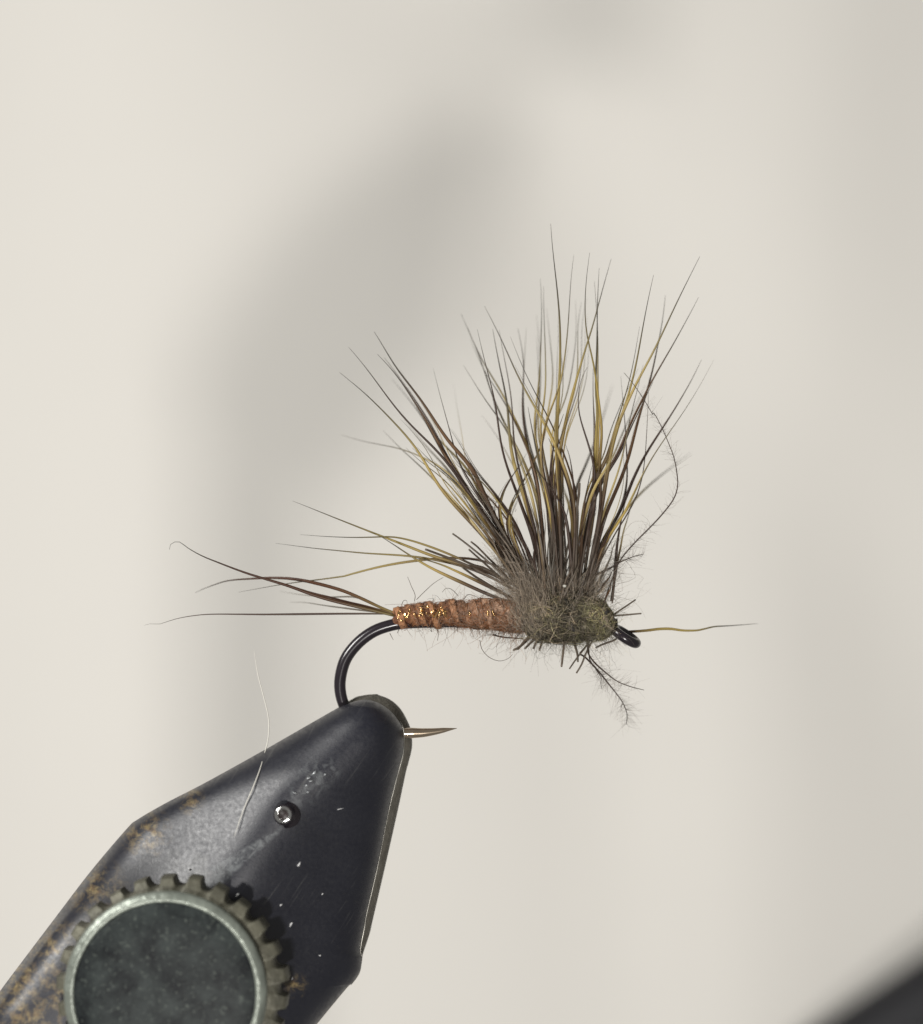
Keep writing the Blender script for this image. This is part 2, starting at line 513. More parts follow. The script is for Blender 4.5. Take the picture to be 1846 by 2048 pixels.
# --- thumb knob with its cap
def knob_face_material():
    m, nt, bs = new_mat('scuffed_dark_cap')
    L = nt.links
    tc = node(nt, 'ShaderNodeTexCoord')
    n1 = node(nt, 'ShaderNodeTexNoise'); n1.inputs['Scale'].default_value = 9; n1.inputs['Detail'].default_value = 8; n1.inputs['Roughness'].default_value = 0.65
    n2 = node(nt, 'ShaderNodeTexNoise'); n2.inputs['Scale'].default_value = 52; n2.inputs['Detail'].default_value = 5
    L.new(tc.outputs['Object'], n1.inputs['Vector']); L.new(tc.outputs['Object'], n2.inputs['Vector'])
    r1 = node(nt, 'ShaderNodeMapRange'); r1.inputs['From Min'].default_value = 0.36; r1.inputs['From Max'].default_value = 0.66; L.new(n1.outputs['Fac'], r1.inputs['Value'])
    r2 = node(nt, 'ShaderNodeMapRange'); r2.inputs['From Min'].default_value = 0.58; r2.inputs['From Max'].default_value = 0.86; L.new(n2.outputs['Fac'], r2.inputs['Value'])
    a = node(nt, 'ShaderNodeMix', data_type='RGBA'); a.inputs[6].default_value = (0.003, 0.0045, 0.006, 1); a.inputs[7].default_value = (0.030, 0.037, 0.036, 1)
    L.new(r1.outputs[0], a.inputs[0])
    b = node(nt, 'ShaderNodeMix', data_type='RGBA'); b.inputs[7].default_value = (0.13, 0.15, 0.13, 1)
    L.new(a.outputs[2], b.inputs[6]); L.new(r2.outputs[0], b.inputs[0])
    L.new(b.outputs[2], bs.inputs['Base Color'])
    bs.inputs['Roughness'].default_value = 0.5
    bs.inputs['Specular IOR Level'].default_value = 0.2
    bp = node(nt, 'ShaderNodeBump'); bp.inputs['Strength'].default_value = 0.15; bp.inputs['Distance'].default_value = 0.01
    L.new(n2.outputs['Fac'], bp.inputs['Height']); L.new(bp.outputs['Normal'], bs.inputs['Normal'])
    return m
M_cap = knob_face_material()
M_caprim = plain('pale_knob_rim', (0.24, 0.265, 0.23), 0.38, 0.45, 0.5, noise=0.55, nscale=9, bump=0.35, bscale=30)
M_knurl = plain('olive_knurl', (0.115, 0.111, 0.082), 0.5, 0.3, 0.5, noise=0.8, nscale=16, bump=0.2, bscale=60)

def make_knob():
    ax = Vector((-0.035, -1, 0.02)).normalized()        # toward the viewer
    yb = -0.56
    kb = Vector(P(347, 1980, yb))
    q = ax.to_track_quat('Z', 'Y')
    # scalloped wheel
    R = 222 / PXU; nb = 26; rb = 12.5 / PXU; Rc = 216 / PXU
    seg = nb * 16
    a = np.arange(seg) / seg * 2 * math.pi
    # radial bite: intersection with circles centred on Rc
    phase = (a * nb / (2 * math.pi) + 0.35) % 1.0 - 0.5
    da = phase * 2 * math.pi / nb
    rr = np.full(seg, R)
    x = Rc * np.cos(da); disc = rb ** 2 - (Rc * np.sin(da)) ** 2
    hit = disc > 0
    rr[hit] = np.minimum(rr[hit], x[hit] - np.sqrt(disc[hit]))
    rr += 0.004 * np.sin(a * 5 + 1) + 0.003 * np.sin(a * 11)
    V, Q = [], []
    rows = [(1.0, -0.06), (1.0, 0.08), (0.985, 0.095), (0.975, 0.100)]
    for s, h in rows:
        for k in range(seg):
            V.append(tuple(kb + q @ Vector((rr[k] * s * math.cos(a[k]), rr[k] * s * math.sin(a[k]), h)) - Vector(VO)))
    for k in range(seg):
        V.append(tuple(kb + q @ Vector((0.40 * math.cos(a[k]), 0.40 * math.sin(a[k]), 0.115)) - Vector(VO)))
    for j in range(len(rows)):
        for k in range(seg):
            c, d = j * seg + k, j * seg + (k + 1) % seg
            Q.append((c, d, d + seg, c + seg))
    wheel = np_mesh('knurled_wheel', V, Q, M_knurl, vise)
    wheel.modifiers.new('edges', 'EDGE_SPLIT').split_angle = math.radians(45)
    # hub plane that the wheel sits on
    lathe('knob_stem', [(0.36, -0.30), (0.36, 0.02)], M_recess, vise, kb, ax, 48)
    # cap: pale chamfered rim + dark face
    cb = Vector(P(329, 1988, -0.74)) - ax * 0.08
    Rr = 204 / PXU * (CAM_D - 0.74) / CAM_D
    rim = lathe('cap_rim', [(Rr * 0.985, -0.01), (Rr, 0.03), (Rr, 0.060), (Rr * 0.985, 0.072), (Rr * 0.93, 0.083), (Rr * 0.905, 0.084), (Rr * 0.895, 0.078)], M_caprim, vise, cb, ax, 96)
    rim2 = lathe('cap_face', [(Rr * 0.90, 0.076), (Rr * 0.88, 0.080), (Rr * 0.6, 0.088), (Rr * 0.3, 0.092), (0.0005, 0.093)], M_cap, vise, cb, ax, 96)
make_knob()

# --- set screw
def make_screw():
    px, py = 571, 1628
    y0 = surf_y(px, py)
    ax = Vector((-0.20, -1, 0.10)).normalized()
    b = Vector(P(px + 4, py + 3, y0)) + Vector((0, 0.03, 0))
    r = 21 / PXU
    body = lathe('set_screw', [(r * 1.25, 0.0), (r * 1.22, 0.03), (r, 0.034), (r, 0.075), (r * 0.93, 0.088), (r * 0.80, 0.094)], M_wire, vise, b, ax, 40)
    ring = lathe('bright_ring', [(r * 0.82, 0.092), (r * 0.78, 0.099), (r * 0.66, 0.101), (r * 0.50, 0.095), (r * 0.42, 0.080)], M_chrome, vise, b, ax, 40)
    ring.parent = body; ring.matrix_parent_inverse = Matrix()
    rec = lathe('socket', [(r * 0.46, 0.083), (r * 0.2, 0.076), (0.0003, 0.075)], M_recess, vise, b, ax, 32)
    rec.parent = body
make_screw()

# --- dust specks and bare flakes on the steel
def flake(name, px, py, L, Wd, ang, mat, lift=0.004):
    y = surf_y(px, py) - lift
    n = 9
    c = Vector(P(px, py, y)) - Vector(VO)
    V = []
    for h in (0.0, -0.006):
        for k in range(n):
            a = k / n * 2 * math.pi
            rr = 1 + 0.25 * math.sin(3 * a + px)
            u, v = L * rr * math.cos(a) / PXU, Wd * rr * math.sin(a) / PXU
            V.append((c.x + u * math.cos(ang) - v * math.sin(ang), c.y + h + 0.003, c.z + u * math.sin(ang) + v * math.cos(ang)))
    Q = [(k, (k + 1) % n, n + (k + 1) % n, n + k) for k in range(n)]
    V.append((c.x, c.y - 0.007, c.z))
    T = [(n + k, n + (k + 1) % n, 2 * n) for k in range(n)]
    np_mesh(name, V, Q, mat, vise, tris=T)
for (x, y, l, w, a) in ((598, 1729, 7, 3.0, 60), (582, 1849, 7, 3.0, 60), (475, 1790, 6, 3, 45), (562, 1810, 4, 2, 40), (584, 1957, 4, 3, 60), (379, 1738, 3.5, 3, 20), (645, 1788, 3, 2, 60), (680, 1618, 9, 1.0, 15), (640, 1911, 3, 2.5, 0)):
    flake('dust_speck', x, y, l * 0.75, w * 0.6, math.radians(a), M_dust)
for (x, y, l, w, a) in ((628, 1546, 9, 4, 45), (617, 1556, 7, 3, 25), (622, 1562, 6, 2.5, 15), (590, 1586, 7, 2.2, -15), (613, 1571, 3.5, 4, 0), (650, 1549, 4, 3, 40), (616, 1584, 3.5, 3, 10)):
    flake('bare_metal_flake', x, y, l * 0.7, w * 0.5, math.radians(a), M_chip)

# ------------------------------------------------------------------ pale stray fibre over the jaw
def stray():
    pts2 = [(508, 1300), (511, 1320), (516, 1350), (525, 1385), (535, 1425), (538, 1450), (536, 1478), (531, 1500), (521, 1535), (506, 1575), (490, 1612), (478, 1645), (468, 1675)]
    pts = []
    for i, (x, y) in enumerate(pts2):
        if y > 1500: d = surf_y(x, y) - 0.012
        else: d = -0.10
        pts.append(P(x, y, d))
    root = pts[7]
    a = catmull([np.array(p) for p in pts], 40) - np.array(root)
    r = np.interp(np.linspace(0, 1, 40), [0, 0.1, 0.5, 0.9, 1], [0.0008, 0.0024, 0.0031, 0.0026, 0.0008])
    V, Q, T = tube_data(a, r, 5)
    o = np_mesh('stray_fibre', V, Q, M_thread_pale, None, tris=T)
    o.location = root
    tag(o, 'thin pale stray fibre lying across the black vise jaw', 'fibre')
stray()

# ------------------------------------------------------------------ the fly
fly = empty('dry_fly', P(1000, 1240, 0))
tag(fly, 'dry fly with rust body, grey dubbed head and upright hair wing', 'fishing fly')
FO = np.array(fly.location)

# zoom windows in which the photo was measured: origin and scale
WN = {'A': (650, 430, 4.55), 'B': (1000, 430, 4.2326), 'C': (650, 800, 4.55), 'D': (980, 800, 4.3333),
      'E': (960, 1130, 5.0556), 'F': (750, 1130, 5.0556), 'G': (280, 980, 3.64), 'H': (1200, 1150, 5.353), 'X': (0, 0, 1.0)}
def pix(seq):
    out = []
    w = 'X'
    for it in seq:
        if isinstance(it, str): w = it; continue
        ox, oy, k = WN[w]
        out.append((ox + it[0] / k, oy + it[1] / k))
    return out

# ---- hook
hook_pts = [(1235, 1246), (1150, 1246), (1000, 1244), (880, 1244), (812, 1246), (780, 1251), (747, 1263), (717, 1285), (693, 1315), (682, 1348), (680, 1378), (687, 1408), (703, 1436), (730, 1458), (765, 1467), (806, 1467)]
hp = catmull([np.array(P(x, y, 0)) for x, y in hook_pts], 90) - FO
rr = np.full(90, 11.8 / PXU); rr[:30] = 9 / PXU
rr = np.interp(np.arange(90), [0, 28, 40, 62, 89], np.array([9, 10.2, 11.6, 12.2, 10.5]) / PXU)
V, Q, T = tube_data(hp, rr, 18)
hook = np_mesh('hook', V, Q, M_wire, fly, tris=T)
# point: flat-topped spear
pp = catmull([np.array(P(x, y, 0)) for x, y in ((802, 1466.5), (822, 1466), (845, 1465.5), (870, 1463), (893, 1459.5), (914, 1456.6))], 26) - FO
pr = np.interp(np.linspace(0, 1, 26), [0, 0.2, 0.45, 0.75, 1], np.array([10.2, 10.6, 8.6, 5.2, 0.4]) / PXU)
V, Q, T = tube_data(pp, pr, 14)
o = np_mesh('point', V, Q, M_point, fly, tris=T); o.parent = hook
# eye: a wire ring seen nearly edge-on, turned down
def eye():
    c = np.array(P(1250, 1272, 0)) - FO
    d = np.array([0.84, 0, -0.54]); d /= np.linalg.norm(d)
    nrm = np.array([0.54, 0, 0.84])
    side = np.array([0, 1.0, 0])
    tl = math.radians(9)
    s2 = side * math.cos(tl) + nrm * math.sin(tl)          # hole tipped a little toward the viewer
    a = np.linspace(0, 2 * math.pi, 49)[:-1]
    ring = c + np.outer(np.cos(a), d) * (26.5 / PXU) + np.outer(np.sin(a), s2) * (24 / PXU)
    n = len(ring); sd = 14
    ang = np.arange(sd) / sd * 2 * math.pi
    up = np.cross(d, s2); up /= np.linalg.norm(up)
    V = []
    for i in range(n):
        out = ring[i] - c; out /= np.linalg.norm(out)
        V.append(ring[i] + (9.8 / PXU) * (np.cos(ang)[:, None] * out + np.sin(ang)[:, None] * up))
    V = np.concatenate(V)
    Q = [(i * sd + k, i * sd + (k + 1) % sd, ((i + 1) % n) * sd + (k + 1) % sd, ((i + 1) % n) * sd + k) for i in range(n) for k in range(sd)]
    o = np_mesh('eye', V, Q, M_wire, fly); o.parent = hook
    # neck of wire between shank and ring
    V, Q, T = tube_data(catmull([np.array(P(1205, 1246, 0)) - FO, np.array(P(1218, 1251, 0)) - FO, c - d * 22 / PXU], 10), np.full(10, 9.5 / PXU), 12)
    o = np_mesh('neck', V, Q, M_wire, fly, tris=T); o.parent = hook
eye()

# ---- abdomen: wound rust dubbing over the shank
def abdomen():
    top = [(190, 455), (200, 430), (330, 400), (520, 370), (590, 366), (640, 398), (700, 360), (800, 340), (880, 358), (925, 388), (1000, 345), (1080, 335), (1200, 345), (1330, 350), (1480, 380)]
    bot = [(190, 590), (210, 622), (260, 645), (450, 620), (600, 625), (640, 650), (690, 615), (850, 620), (1050, 650), (1200, 650), (1400, 680), (1520, 700)]
    nx, na = 120, 40
    xs = np.linspace(190, 1480, nx)
    ty = np.interp(xs, [p[0] for p in top], [p[1] for p in top]); by = np.interp(xs, [p[0] for p in bot], [p[1] for p in bot])
    V, C = [], []
    for i in range(nx):
        cy = (ty[i] + by[i]) / 2; r = (by[i] - ty[i]) / 2 / 5.0556 / PXU * 0.97
        if i == 0: r *= 0.7
        c = np.array(P(750 + xs[i] / 5.0556, 1130 + cy / 5.0556, 0)) - FO
        for k in range(na):
            a = k / na * 2 * math.pi
            # slanted wraps of dubbing: ridges and waists run obliquely
            ph = xs[i] / 112.0 + 0.16 * math.sin(a) + a / (2 * math.pi)
            wrap = 1 + 0.05 * math.sin(2 * math.pi * ph) + 0.04 * math.sin(2 * math.pi * ph * 2.7 + 1.3 * math.cos(2 * a))
            wrap += rng.normal() * 0.02 + 0.09 * mnoise.noise(Vector((xs[i] * 0.016, math.cos(a) * 1.3, math.sin(a) * 1.3))) + 0.06 * mnoise.noise(Vector((xs[i] * 0.05, math.cos(a) * 3, math.sin(a) * 3)))
            V.append(c + np.array([0.008 * math.sin(a * 3 + i), -math.cos(a) * r * wrap * 0.98, math.sin(a) * r * wrap]))
            t = i / nx
            g = 0.5 + 0.5 * math.sin(2 * math.pi * ph)
            dark = np.array([0.15, 0.055, 0.024]); mid = np.array([0.50, 0.24, 0.115]); dusty = np.array([0.50, 0.33, 0.23])
            cc = dark * (1 - g) + mid * g
            f = np.clip((t - 0.35) / 0.5, 0, 1) * 0.85
            cc = cc * (1 - f) + dusty * f
            C.append(cc * rng.uniform(0.75, 1.25))
    idx = np.arange(nx * na).reshape(nx, na)
    Q = np.stack([idx[:-1], idx[1:], np.roll(idx, -1, 1)[1:], np.roll(idx, -1, 1)[:-1]], -1).reshape(-1, 4).tolist()
    V.append(np.mean(V[:na], 0)); C.append((0.1, 0.04, 0.02))
    T = [(len(V) - 1, k, (k + 1) % na) for k in range(na)]
    m, nt, bs = new_mat('rust_dubbing')
    at = node(nt, 'ShaderNodeAttribute', attribute_name='pigment')
    tc = node(nt, 'ShaderNodeTexCoord')
    nz = node(nt, 'ShaderNodeTexNoise'); nz.inputs['Scale'].default_value = 55; nz.inputs['Detail'].default_value = 6; nz.inputs['Roughness'].default_value = 0.7
    nt.links.new(tc.outputs['Object'], nz.inputs['Vector'])
    hs = node(nt, 'ShaderNodeMix', data_type='RGBA', blend_type='OVERLAY'); hs.inputs[0].default_value = 0.8
    nt.links.new(at.outputs['Color'], hs.inputs[6]); nt.links.new(nz.outputs['Color'], hs.inputs[7])
    bw = node(nt, 'ShaderNodeMix', data_type='RGBA', blend_type='MULTIPLY'); bw.inputs[0].default_value = 0.38
    mr = node(nt, 'ShaderNodeMapRange'); mr.inputs['From Min'].default_value = 0.3; mr.inputs['From Max'].default_value = 0.6; mr.inputs['To Min'].default_value = 0.35
    nt.links.new(nz.outputs['Fac'], mr.inputs['Value'])
    nt.links.new(at.outputs['Color'], bw.inputs[6]); nt.links.new(mr.outputs[0], bw.inputs[7])
    nt.links.new(bw.outputs[2], bs.inputs['Base Color'])
    bs.inputs['Roughness'].default_value = 0.42
    bp = node(nt, 'ShaderNodeBump'); bp.inputs['Strength'].default_value = 0.9; bp.inputs['Distance'].default_value = 0.02
    nt.links.new(nz.outputs['Fac'], bp.inputs['Height']); nt.links.new(bp.outputs['Normal'], bs.inputs['Normal'])
    ab = np_mesh('abdomen', V, Q, m, fly, colors=C, tris=T)
    # fine copper tinsel wound in open turns: each visible turn a strand
    for (x0, tilt) in ((235, 30), (330, 45), (450, 50), (480, -35), (645, 40), (690, -40), (955, 10), (1200, -60), (1140, 15)):
        i = int(np.clip((x0 - 190) / 1290 * nx, 0, nx - 1))
        cy = (ty[i] + by[i]) / 2; r = (by[i] - ty[i]) / 2 / 5.0556 / PXU * 1.06
        pts = []
        span = (-0.15, 0.65) if x0 < 900 else (-0.1, 0.25)
        for a in np.linspace(span[0], span[1], 14):
            c = np.array(P(750 + (x0 + tilt * a) / 5.0556, 1130 + cy / 5.0556, 0)) - FO
            pts.append(c + np.array([rng.normal() * 0.002, -math.cos(a) * r, math.sin(a) * r]))
        V2, Q2, T2 = tube_data(pts, np.full(14, 0.0046) * rng.uniform(0.5, 1.2, 14), 6)
        o = np_mesh('tinsel_strand', V2, Q2, M_tinsel, fly, tris=T2); o.parent = ab
    for j in range(22):
        x0 = rng.uniform(215, 730); i = int((x0 - 190) / 1290 * nx)
        a0 = rng.uniform(-0.35, 0.75); cyy = (ty[i] + by[i]) / 2; r = (by[i] - ty[i]) / 2 / 5.0556 / PXU * 1.07
        dx, dA = rng.normal() * 22, rng.normal() * 0.35
        pts = []
        for q in np.linspace(-0.5, 0.5, 6):
            a = a0 + dA * q
            c = np.array(P(750 + (x0 + dx * q) / 5.0556, 1130 + cyy / 5.0556, 0)) - FO
            pts.append(c + np.array([0, -math.cos(a) * r, math.sin(a) * r]))
        V2, Q2, T2 = tube_data(pts, np.array([0.3, 0.8, 1, 1, 0.8, 0.3]) * rng.uniform(0.003, 0.008), 5)
        o = np_mesh('tinsel_strand', V2, Q2, M_tinsel, fly, tris=T2, smooth=False); o.parent = ab
    # fuzz
    N, K = 2300, 7
    lines = np.zeros((N, K, 3)); rad = np.zeros((N, K)); cols = np.zeros((N, 3))
    for j in range(N):
        t = rng.uniform() ** 0.62
        i = int(t * (nx - 1)); a = rng.uniform(0, 2 * math.pi)
        if rng.uniform() < 0.35: a = rng.normal(-math.pi / 2, 0.5)
        cy = (ty[i] + by[i]) / 2; r = (by[i] - ty[i]) / 2 / 5.0556 / PXU
        c = np.array(P(750 + xs[i] / 5.0556, 1130 + cy / 5.0556, 0)) - FO
        d = np.array([rng.normal() * 0.5, -math.cos(a), math.sin(a)]); d /= np.linalg.norm(d)
        start = c + np.array([0, -math.cos(a), math.sin(a)]) * r * 0.93
        L = min(rng.gamma(2.0, 0.017), 0.09) * (0.6 + 1.0 * t)
        tang = np.array([rng.normal(), rng.normal() * .4, rng.normal() * 0.6])
        along = rng.uniform() < 0.60
        if along:                                   # fibres lying round the body
            d = np.array([rng.normal() * 0.5, math.sin(a) , math.cos(a)]) * rng.choice([-1, 1]); L *= 1.3
        s = np.linspace(0, 1, K)[:, None]
        curl = rng.normal(size=3) * 0.55
        ln = start + d * L * s + (tang * 0.35 * L) * s ** 2 + curl * L * 0.35 * np.sin(s * rng.uniform(2, 6))
        if along:
            off = ln - c; rad2 = np.hypot(off[:, 1], off[:, 2]); k2 = np.clip(r * 1.02 / np.maximum(rad2, 1e-6), 0.2, 1.6)
            ln[:, 1] = c[1] + off[:, 1] * k2; ln[:, 2] = c[2] + off[:, 2] * k2
        lines[j] = ln
        rad[j] = np.linspace(1, 0.4, K) * (rng.uniform(0.0005, 0.0011) if not along else rng.uniform(0.0008, 0.0019))
        base = np.array([0.55, 0.27, 0.13]) if along else np.array([0.52, 0.38, 0.28])
        if rng.uniform() < 0.3: base = np.array([0.60, 0.44, 0.33])
        if rng.uniform() < 0.15: base = np.array([0.06, 0.03, 0.02])
        cols[j] = base * rng.uniform(0.6, 1.3)
    o = fibre_mass('abdomen_fuzz', lines, rad, cols, M_fuzz, fly); o['kind'] = 'stuff'
    # a few long loose curls
    for pts in (['F', (400, 365), (405, 300), (370, 220), (330, 120)], ['F', (420, 350), (500, 270), (600, 180), (690, 125)],
                ['F', (840, 310), (780, 250), (720, 235), (680, 275)], ['F', (900, 345), (940, 300), (1000, 310), (1040, 330)],
                ['F', (270, 400), (290, 360), (320, 360), (325, 385)], ['F', (150, 690), (165, 720), (185, 757)], ['F', (245, 640), (225, 690)],
                ['F', (630, 650), (640, 700), (632, 765)], ['F', (560, 630), (575, 675), (550, 650)], ['F', (830, 620), (835, 680)],
                ['F', (1060, 760), (1080, 850), (1150, 930), (1250, 970), (1340, 950), (1390, 905)], ['F', (1190, 705), (1300, 730), (1500, 745)]):
        q = pix(pts)
        a = catmull([np.array(P(x, y, rng.normal() * 0.02)) for x, y in q], 14) - FO
        thick = 0.0042 if pts[1] == (1190, 705) else 0.0016
        V2, Q2, T2 = tube_data(a, np.linspace(thick, thick * 0.6, 14), 4)
        np_mesh('loose_fibre', V2, Q2, M_fuzz, fly, colors=np.tile([0.16, 0.11, 0.08], (len(V2), 1)), tris=T2)
abdomen()

# ---- hairs
GREY = np.array([0.15, 0.135, 0.112]); GOLD = np.array([0.78, 0.61, 0.19]); DARK = np.array([0.105, 0.066, 0.050])
BROWN = np.array([0.21, 0.115, 0.055]); TAUPE = np.array([0.28, 0.222, 0.17]); PALEGOLD = np.array([0.80, 0.66, 0.30]); RED = np.array([0.15, 0.060, 0.030])
PAL = {
    'gold':  [(0, GREY), (0.22, GREY * 0.8), (0.36, GOLD * 0.8), (0.5, GOLD), (0.62, BROWN * 1.1), (0.75, DARK), (1, TAUPE * 0.7)],
    'goldlow': [(0, GREY), (0.30, GREY * 0.7), (0.50, GOLD * 0.7), (0.62, GOLD), (0.74, BROWN), (0.85, DARK), (1, TAUPE * 0.8)],
    'pale':  [(0, GREY * 1.6), (0.35, GREY * 1.3), (0.5, PALEGOLD), (0.68, PALEGOLD * 0.9), (0.8, BROWN), (1, TAUPE)],
    'dark':  [(0, GREY * 0.7), (0.25, DARK * 1.2), (0.5, DARK), (0.8, DARK), (1, TAUPE * 0.7)],
    'brown': [(0, GREY), (0.25, GREY * 0.7), (0.4, BROWN * 1.2), (0.6, BROWN), (0.8, DARK * 1.3), (1, TAUPE * 0.8)],
    'grey':  [(0, GREY * 2.2), (0.5, GREY * 1.8), (1, TAUPE)],
    'tail':  [(0, GREY), (0.12, GREY * 0.8), (0.3, RED * 0.8), (0.6, RED), (0.85, BROWN), (1, GOLD * 0.5)],
    'tailgold': [(0, GREY), (0.2, GREY * 0.8), (0.45, GOLD * 0.6), (0.62, GOLD * 0.8), (0.74, BROWN), (0.86, DARK), (1, TAUPE * 0.7)],
    'stub':  [(0, TAUPE * 0.8), (0.4, TAUPE * 0.9), (1, TAUPE)],
    'front': [(0, GREY * 1.2), (0.30, GREY), (0.42, GOLD * 0.75), (0.72, GOLD * 0.7), (0.80, BROWN), (0.88, DARK), (1, DARK)],
}
def hair(name, seq, pal, wid, parent, dt=0.0, db=0.0, n=34, sides=6, tipw=0.09, blunt=False):
    """seq runs tip -> root in photo windows; dt/db: depth of tip and root (cm); wid: full width in photo pixels."""
    q = np.array(pix(seq))
    if len(q) > 6:
        for _ in range(0 if pal in ('tail', 'front') or name in ('tail_fibre', 'feather_barb') else 2):
            q[1:-1] = 0.5 * q[1:-1] + 0.25 * (q[:-2] + q[2:])
    s = np.linspace(0, 1, len(q))
    pts = [np.array(P(x, y, dt * (1 - a) ** 1.2 + db * a)) for (x, y), a in zip(q, s)]
    c = catmull(pts, n) - FO
    t = np.linspace(0, 1, n)
    wob = np.sin(t[:, None] * rng.uniform(9, 24, 3) + rng.uniform(0, 6, 3)) * rng.uniform(0.1, 0.6) / PXU
    c = c + wob * (1 - t[:, None] * 0.5) * (0.25 if blunt else 1.0)
    wid = wid * rng.uniform(0.82, 1.08)
    prof = np.interp(t, [0, 0.12, 0.35, 0.62, 0.85, 1], [tipw, tipw + 0.17, 0.60, 1.0, 0.95, 0.75])
    if blunt: prof = np.interp(t, [0, 0.5, 1], [0.85, 1.0, 0.9])
    r = wid / 2 / PXU * prof
    V, Q, T = tube_data(c, r, sides)
    st = PAL[pal]
    jit = rng.uniform(0.85, 1.15); sh = rng.normal() * 0.03
    gs = rng.uniform(0.78, 1.0)
    cc = np.stack([np.interp(np.clip(t + sh, 0, 1), [a for a, _ in st], [b[k] for _, b in st]) for k in range(3)], 1) * jit
    kern = np.ones(9) / 9 if n > 20 else np.ones(5) / 5
    cc = np.stack([np.convolve(np.pad(cc[:, k], len(kern) // 2, mode='edge'), kern, 'valid') for k in range(3)], 1)
    lum = cc @ np.array([0.3, 0.6, 0.1])
    cc = lum[:, None] * (1 - gs) * np.array([1.05, 1.0, 0.88]) * 0.85 + cc * gs
    C = np.vstack([np.repeat(cc, sides, 0), cc[:1], cc[-1:]])
    return np_mesh(name, V, Q, M_hair, parent, colors=C, tris=T)

tail = empty('tail'); tail.parent = fly
for seq, pal, w, dt in (
    (['G', (213, 432), (220, 395), (245, 378), (285, 376), (360, 430), (460, 485), (600, 540), (780, 605), (920, 650), (1080, 700), (1300, 775), (1500, 830), (1700, 880), (1850, 915)], 'tail', 6.6, -0.05),
    (['G', (400, 745), (470, 715), (540, 690), (650, 660), (850, 645), (960, 640), (1100, 645), (1250, 670), (1450, 725), (1600, 785), (1750, 855), (1850, 895)], 'tail', 6.8, 0.35),
    (['G', (30, 985), (80, 972), (135, 977), (200, 958), (280, 935), (400, 915), (540, 905), (900, 905), (1300, 902), (1600, 901), (1850, 902)], 'dark', 4.6, -0.02),
    (['G', (960, 655), (1100, 700), (1300, 760), (1500, 812), (1700, 862), (1850, 898)], 'tail', 5.5, 0.12),
    (['G', (1090, 815), (1200, 820), (1330, 838), (1500, 862), (1700, 885), (1850, 905)], 'grey', 3.4, 0.45),
    (['G', (1020, 738), (1150, 758), (1350, 780), (1560, 780), (1700, 830), (1850, 890)], 'grey', 3.6, 0.5)):
    hair('tail_fibre', seq, pal, w, tail, dt, 0.0, n=48)

